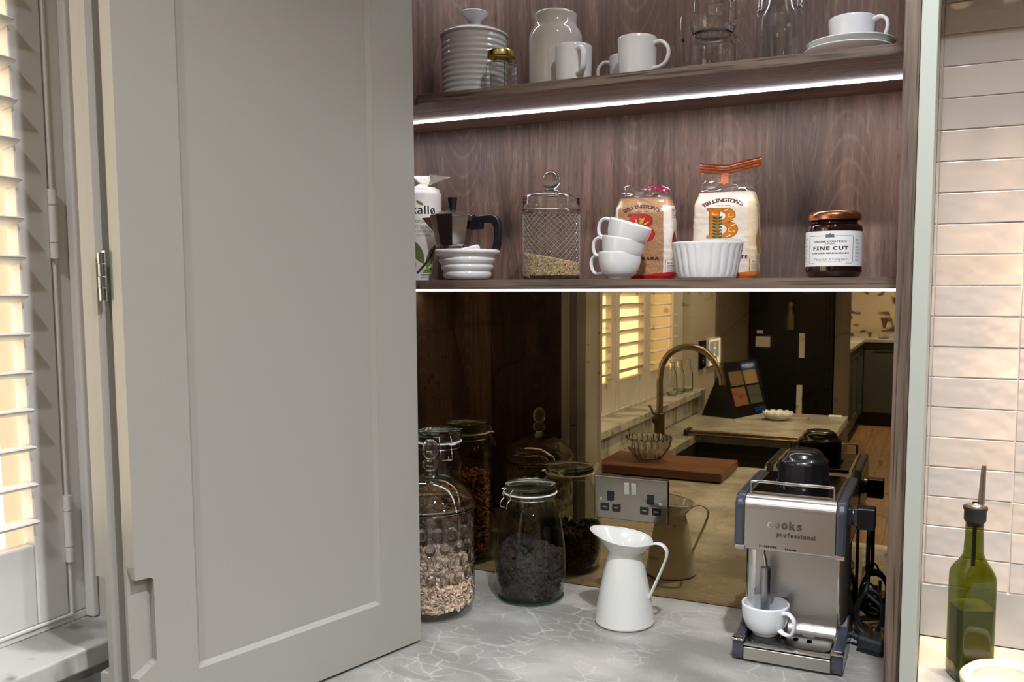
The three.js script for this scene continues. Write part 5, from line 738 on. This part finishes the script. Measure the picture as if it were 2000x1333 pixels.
{ // wedge-shaped stand with four colour samples
  const A = [-1.04, 0, 2.52], B = [-0.864, 0, 2.45], C = [-0.76, 0, 2.76], D = [-0.936, 0, 2.83], R1 = [-0.935, 0.262, 2.505], R2 = [-0.831, 0.262, 2.815];
  const t = thing('sample_stand', 'black wedge-shaped stand with four colour samples and blue labels, seen in the mirror', 'display stand', [0, WT, 0]);
  const tri = (...v) => { const g = new THREE.BufferGeometry(); g.setAttribute('position', new THREE.Float32BufferAttribute(v.flat(), 3)); g.setAttribute('uv', new THREE.Float32BufferAttribute(new Array(v.length * 2).fill(0), 2)); g.computeVertexNormals(); return g; };
  part(t, 'wedge', tri(A, R1, B, C, R2, D, B, R1, C, C, R1, R2, A, D, R1, D, R2, R1, A, B, C, A, C, D), M({ color: rgb(16, 15, 16), roughness: 0.3 }));
  // frame on the sloping sample face: origin at C, u along C->B, v up the slope, n outwards
  const u = V3(...B).sub(V3(...C)).normalize(), up = V3(...R2).sub(V3(...C)), v = up.clone().addScaledVector(u, -up.dot(u)).normalize(), n = u.clone().cross(v), W = V3(...C).sub(V3(...B)).length();
  const mtx = new THREE.Matrix4().makeBasis(u, v, n).setPosition(V3(...C)), plate = (name, x0, y0, x1, y1, m) => part(t, name, bb(W - x1, y0, 0.0005, W - x0, y1, 0.006, 0.001).applyMatrix4(mtx), m);
  const sm = (c) => M({ color: rgb(...c), roughness: 0.25 });
  plate('colour_sample', 0.045, 0.155, 0.165, 0.225, sm([110, 92, 70])); plate('colour_sample', 0.182, 0.155, 0.302, 0.225, sm([142, 124, 92])); plate('colour_sample', 0.035, 0.055, 0.16, 0.145, sm([126, 88, 66])); plate('colour_sample', 0.18, 0.055, 0.3, 0.145, sm([76, 78, 74]));
  const lab = canvasTex(256, 96, (c, w, h) => { c.fillStyle = '#0d4fa0'; c.fillRect(0, 0, w, h); c.fillStyle = '#dfe9f4'; c.font = '900 52px sans-serif'; c.textAlign = 'center'; c.fillText('BLANCO', w / 2, 58); c.fillRect(70, 72, 110, 8); });
  const face = (x0, y0, x1, y1, m) => { const g = new THREE.PlaneGeometry(x1 - x0, y1 - y0).translate(W - (x0 + x1) / 2, (y0 + y1) / 2, 0.0066); part(t, 'blue_label', g.applyMatrix4(mtx), m); };
  plate('label_plate', 0.17, 0.231, 0.312, 0.262, sm([20, 60, 120])); face(0.172, 0.2325, 0.31, 0.2605, M({ map: lab, roughness: 0.4 }));
  plate('label_plate', 0.2, 0.012, 0.308, 0.036, sm([16, 54, 130]));
}
{ // scalloped dish and price card
  const R = 0.07, g = grid((u, v) => { const a = u * 6.28319, f = Math.abs(Math.cos(a * 6)), o = v < 0.5, q = o ? v * 2 : (1 - v) * 2, r = o ? 0.42 + 0.58 * Math.pow(q, 0.7) : (0.4 + 0.55 * Math.pow(q, 0.75)) * Math.min(1, q * 6 + 0.001); return [R * r * (1 + 0.06 * f * q) * Math.cos(a), (o ? 0 : 0.005) + (0.03 + 0.006 * f) * Math.pow(q, 1.6), R * r * (1 + 0.06 * f * q) * Math.sin(a)]; }, 144, 24, true);
  solo('shell_dish', closeSeam(g, 144, 24), porcelain, 'white scalloped dish beside the sample stand, seen in the mirror', 'dish', [-0.672, WT, 2.515]);
  const p = solo('soap_piece', mergeVertices(rb(0.05, 0.016, 0.03, 0.006)), M({ color: rgb(236, 230, 214), roughness: 0.6 }), 'pale soap piece lying in the scalloped dish, seen in the mirror', 'soap', [-0.672, WT + 0.014, 2.515]); p.rotation.y = 0.5;
  solo('price_card', bb(-0.03, 0, -0.022, 0.03, 0.008, 0.022, 0.001), gasketWhite, 'small white card on the far corner of the stone worktop, seen in the mirror', 'card', [-0.43, WT + 0.0002, 2.7]);
}
{ // three small bottles on the sill
  const g = vessel([[0.019, 0], [0.0225, 0.002], ...spline([[0.0235, 0.006], [0.0235, 0.085], [0.021, 0.1], [0.013, 0.125], [0.0115, 0.14], [0.0125, 0.155]], 30)], 0.0024, 0.006, 40);
  const b = solo('sill_bottle', g, glassSolid, 'small clear bottle on the sill, farthest from the tap, seen in the mirror', 'bottle', [-1.088, 1.022, 2.44], 0, 'clear bottles on the window sill');
  copyOf(b, [-1.108, 1.022, 2.36], 0, 'small clear bottle in the middle of the three on the sill, seen in the mirror'); copyOf(b, [-1.112, 1.022, 2.25], 0, 'small clear bottle on the sill, nearest the tap, seen in the mirror');
}
{ // wall controls
  const s = canvasTex(128, 256, (c, w, h) => { c.fillStyle = '#08090b'; c.fillRect(0, 0, w, h); c.strokeStyle = '#c9d2da'; c.lineWidth = 4; for (const y of [70, 186]) { c.beginPath(); c.ellipse(w / 2, y, 22, 30, 0, 0, 7); c.stroke(); c.fillStyle = '#d8dfe6'; c.fillRect(w / 2 - 16, y - 5, 32, 10); } });
  const t = thing('light_switch', 'black glass switch panel with pale symbols past the window, seen in the mirror', 'switch', [XW + 0.001, 1.178, 2.79]);
  part(t, 'switch_plate', bb(0, -0.072, -0.055, 0.012, 0.072, 0.055, 0.002), blackGloss); part(t, 'switch_face', new THREE.PlaneGeometry(0.104, 0.138).rotateY(Math.PI / 2).translate(0.0126, 0, 0), M({ map: s, roughness: 0.15 }));
  const u = thing('wall_display_screen', 'bright white-edged wall display beside the black switch panel, seen in the mirror', 'display', [XW + 0.001, 1.178, 3.03]);
  const d = canvasTex(256, 160, (c, w, h) => { c.fillStyle = '#eef4fb'; c.fillRect(0, 0, w, h); c.fillStyle = '#26303e'; c.fillRect(26, 14, w - 44, h - 40); c.strokeStyle = '#dfe8f2'; c.lineWidth = 5; c.beginPath(); c.ellipse(w / 2, 58, 18, 34, 0, 0, 7); c.stroke(); c.fillStyle = '#f4f8fc'; c.fillRect(w / 2 - 26, 52, 52, 9); c.fillRect(110, 96, 90, 12); c.fillRect(196, 80, 16, 40); c.fillRect(0, 118, 70, 60); });
  part(u, 'display_case', bb(0, -0.075, -0.13, 0.014, 0.075, 0.13, 0.003), gasketWhite); part(u, 'display_screen', new THREE.PlaneGeometry(0.25, 0.14).rotateY(Math.PI / 2).translate(0.0146, 0, 0), M({ color: 0x222222, map: d, emissive: 0xffffff, emissiveMap: d, emissiveIntensity: 1.5, roughness: 0.2 }));
  const l = new THREE.RectAreaLight(0xe8f0ff, 0.6, 0.25, 0.14); l.position.set(0.02, 0, 0); u.add(l); l.lookAt(5, 1.178, 3.03);
}
{ // base cabinets under the sink run
  const t = thing('base_cabinet', 'dark grey panelled base cabinets under the sink worktop, seen in the mirror', 'cabinet', [0, 0, 0]);
  part(t, 'carcass', merge([bb(-1.06, 0.1, 0.57, -0.45, 0.66, 2.74), bb(-0.47, 0.1, 0.57, -0.42, 0.866, 2.74), bb(-1.06, 0.1, 2.72, -0.42, 0.866, 2.74), bb(-1.04, 0.0, 0.6, -0.47, 0.1, 2.7)]), paintDarkGrey);
  for (let i = 0; i < 4; i++) { const z = 0.575 + i * 0.5415, d = part(t, 'door', bb(-0.42, 0.105, z, -0.4, 0.862, z + 0.538, 0.002), paintDarkGrey); part(d, 'door_moulding', merge([bb(-0.4, 0.11, z + 0.004, -0.393, 0.19, z + 0.534, 0.001), bb(-0.4, 0.78, z + 0.004, -0.393, 0.858, z + 0.534, 0.001), bb(-0.4, 0.19, z + 0.004, -0.393, 0.78, z + 0.084, 0.001), bb(-0.4, 0.19, z + 0.454, -0.393, 0.78, z + 0.534, 0.001)]), paintDarkGrey); }
  const c = thing('base_cabinet', 'dark grey base cabinet under the worktop of the cupboard', 'cabinet', [0, 0, 0]);
  part(c, 'carcass', bb(-1.11, 0.1, 0, -0.0095, 0.866, 0.53), paintDarkGrey); part(c, 'plinth', bb(-1.1, 0, 0.05, -0.02, 0.1, 0.48), paintBlack);
  for (const [a, b] of [[-0.395, -0.012]]) { const d = part(c, 'door', bb(a, 0.105, 0.53, b, 0.862, 0.55, 0.002), paintDarkGrey); part(d, 'handle', tube([[a + 0.06, 0.8, 0.55], [a + 0.06, 0.8, 0.572], [a + 0.18, 0.8, 0.572], [a + 0.18, 0.8, 0.55]], 0.004, 40, 8), nickel); }
}
{ // brown tall housing, black fridge with things stuck on it, strip of door frame
  struct('trim_10', bb(XW, 0.0, 3.1, XW + 0.012, 2.4, 4.0), brownPanel, 'brown wall panel past the window');
  const f = thing('black_fridge', 'tall black fridge standing beyond the sink worktop, seen in the mirror', 'fridge', [-0.84, 0, 4.0]);
  part(f, 'body', bb(-0.262, 0.03, 0, 0.262, 2.15, 0.62, 0.006), paintBlack); part(f, 'door', bb(-0.26, 0.06, -0.035, 0.258, 2.14, -0.002, 0.006), paintBlack);
  part(f, 'fridge_handle', bb(0.215, 0.9, -0.06, 0.235, 1.7, -0.036, 0.004), paintBlack);
  const onF = (name, label, cat, w, h, d, x, y, m, z = -0.0355) => solo(name, bb(-w / 2, -h / 2, -d, w / 2, h / 2, 0, 0.002), m, label, cat, [x, y, 4.0 + z]);
  onF('notice_card', 'white notice card stuck on the left of the black fridge, seen in the mirror', 'card', 0.092, 0.066, 0.003, -1.01, 1.184, gasketWhite);
  onF('notice_card', 'small pale sticker above the notice card on the black fridge, seen in the mirror', 'card', 0.04, 0.02, 0.003, -1.03, 1.245, gasketWhite);
  const g = lathe([[0, 0], [0.024, 0], [0.026, 0.004], [0.026, 0.095], [0.014, 0.12], [0.013, 0.14], [0.018, 0.144], [0.016, 0.162], [0.006, 0.178], [0, 0.178]], 32);
  const h = thing('bottle_holder', 'bottle-shaped dispenser fixed on the black fridge, seen in the mirror', 'dispenser', [-0.838, 1.262, 3.932]); part(h, 'dispenser_bottle', g, M({ color: rgb(120, 116, 104), metalness: 0.4, roughness: 0.3 })); part(h, 'bracket', bb(-0.02, 0.01, 0.02, 0.02, 0.03, 0.032, 0.001), blackPlastic);
  onF('pale_plaque', 'upper pale upright plaque on the black fridge, seen in the mirror', 'plaque', 0.034, 0.155, 0.02, -0.766, 1.165, gasketWhite);
  onF('pale_plaque', 'lower pale upright plaque on the black fridge, seen in the mirror', 'plaque', 0.034, 0.19, 0.02, -0.775, 0.82, gasketWhite);
  struct('trim_11', bb(-0.573, 0, 3.98, -0.535, 2.4, 4.62, 0.002), brownPanel, 'pale brown end panel beside the black fridge');
}
{ // far run of cabinets in front of the marble wall
  const H = 0.97;
  solo('far_worktop', merge([uvBox(ext(poly([[-1.1, -6.0], [-0.71, -6.0], [-0.71, -8.5], [1.3, -8.5], [1.3, -9.14], [-1.1, -9.14]]), 0.03).rotateX(-Math.PI / 2).translate(0, H - 0.03, 0))]), whiteMarble, 'white marble worktop at the far end of the kitchen, seen in the mirror', 'worktop');
  const t = thing('far_cabinet', 'dark green-grey panelled cabinets under the far marble worktop, seen in the mirror', 'cabinet', [0, 0, 0]);
  part(t, 'carcass', merge([bb(-1.09, 0.15, 6.02, -0.75, H - 0.032, 9.1), bb(-0.75, 0.15, 8.55, 1.28, H - 0.032, 9.1)]), paintDarkGrey);
  part(t, 'plinth', merge([bb(-1.08, 0, 6.05, -0.79, 0.15, 9.1), bb(-0.79, 0, 8.6, 1.28, 0.15, 9.1)]), paintBlack);
  const frame = (g) => part(t, 'door', g, paintDarkGrey);
  for (let i = 0; i < 4; i++) { const z = 6.03 + i * 0.62, q = 0.615; frame(merge([bb(-0.75, 0.16, z, -0.735, H - 0.04, z + q, 0.002), bb(-0.735, 0.16, z, -0.728, 0.25, z + q), bb(-0.735, H - 0.13, z, -0.728, H - 0.04, z + q), bb(-0.735, 0.25, z, -0.728, H - 0.13, z + 0.09), bb(-0.735, 0.25, z + q - 0.09, -0.728, H - 0.13, z + q)])); }
  for (let i = 0; i < 4; i++) { const x = -0.72 + i * 0.5, q = 0.495; frame(merge([bb(x, 0.16, 8.535, x + q, H - 0.04, 8.55, 0.002), bb(x, 0.16, 8.528, x + q, 0.25, 8.535), bb(x, H - 0.13, 8.528, x + q, H - 0.04, 8.535), bb(x, 0.25, 8.528, x + 0.09, H - 0.13, 8.535), bb(x + q - 0.09, 0.25, 8.528, x + q, H - 0.13, 8.535)])); }
  const c = thing('coffee_dripper', 'glass carafe under a brown funnel on the far marble worktop, seen in the mirror', 'carafe', [-0.535, H, 8.8]); part(c, 'carafe', vessel([[0.05, 0], [0.056, 0.003], ...spline([[0.058, 0.01], [0.05, 0.06], [0.03, 0.1], [0.026, 0.12]], 20)], 0.003, 0.008, 40), glassSolid); part(c, 'funnel', lathe([[0.012, 0.12], [0.045, 0.235], [0.042, 0.235], [0.009, 0.12]], 40), M({ color: rgb(110, 78, 58), roughness: 0.5 }));
  const a = thing('tall_appliance', 'black upright appliance at the near end of the far worktop, seen in the mirror', 'appliance', [-0.88, H, 7.0]); part(a, 'case', rb(0.2, 0.38, 0.3, 0.01).translate(0, 0.19, 0), blackPlastic); part(a, 'spout', bb(0.1, 0.27, -0.04, 0.15, 0.3, 0.04, 0.004), blackGloss);
}
{ // shallow boxed shelf over the tiles, outside the picture: it shades their top and carries the warm lamp
  const t = thing('boxed_shelf', 'shallow boxed shelf over the tiles with a warm lamp in its underside', 'shelf', [0, 0, 0]);
  part(t, 'carcass', bb(-0.008, 2.0, 0.002, 1.3, 2.5, 0.12, 0.002), paintTaupe);
  for (const [x, cd] of [[0.02, 1.1], [0.1, 2.0], [0.2, 6.5]]) {
    part(t, 'lamp_lens', cyl(0.014, 0.014, 0.003, 32).translate(x, 1.998, 0.072), M({ color: 0xffffff, emissive: WARM, emissiveIntensity: 2 }));
    const l = new THREE.SpotLight(WARM, cd, 0, 0.3, 0.75, 2); l.position.set(x, 1.994, 0.072); l.castShadow = true; l.shadow.radius = 1; l.target.position.set(x, 0.9, 0.06); t.add(l, l.target);
  }
}
scene.traverse((o) => { if (o.isLight && o.shadow) o.castShadow = true; });
renderer.render(scene, camera);
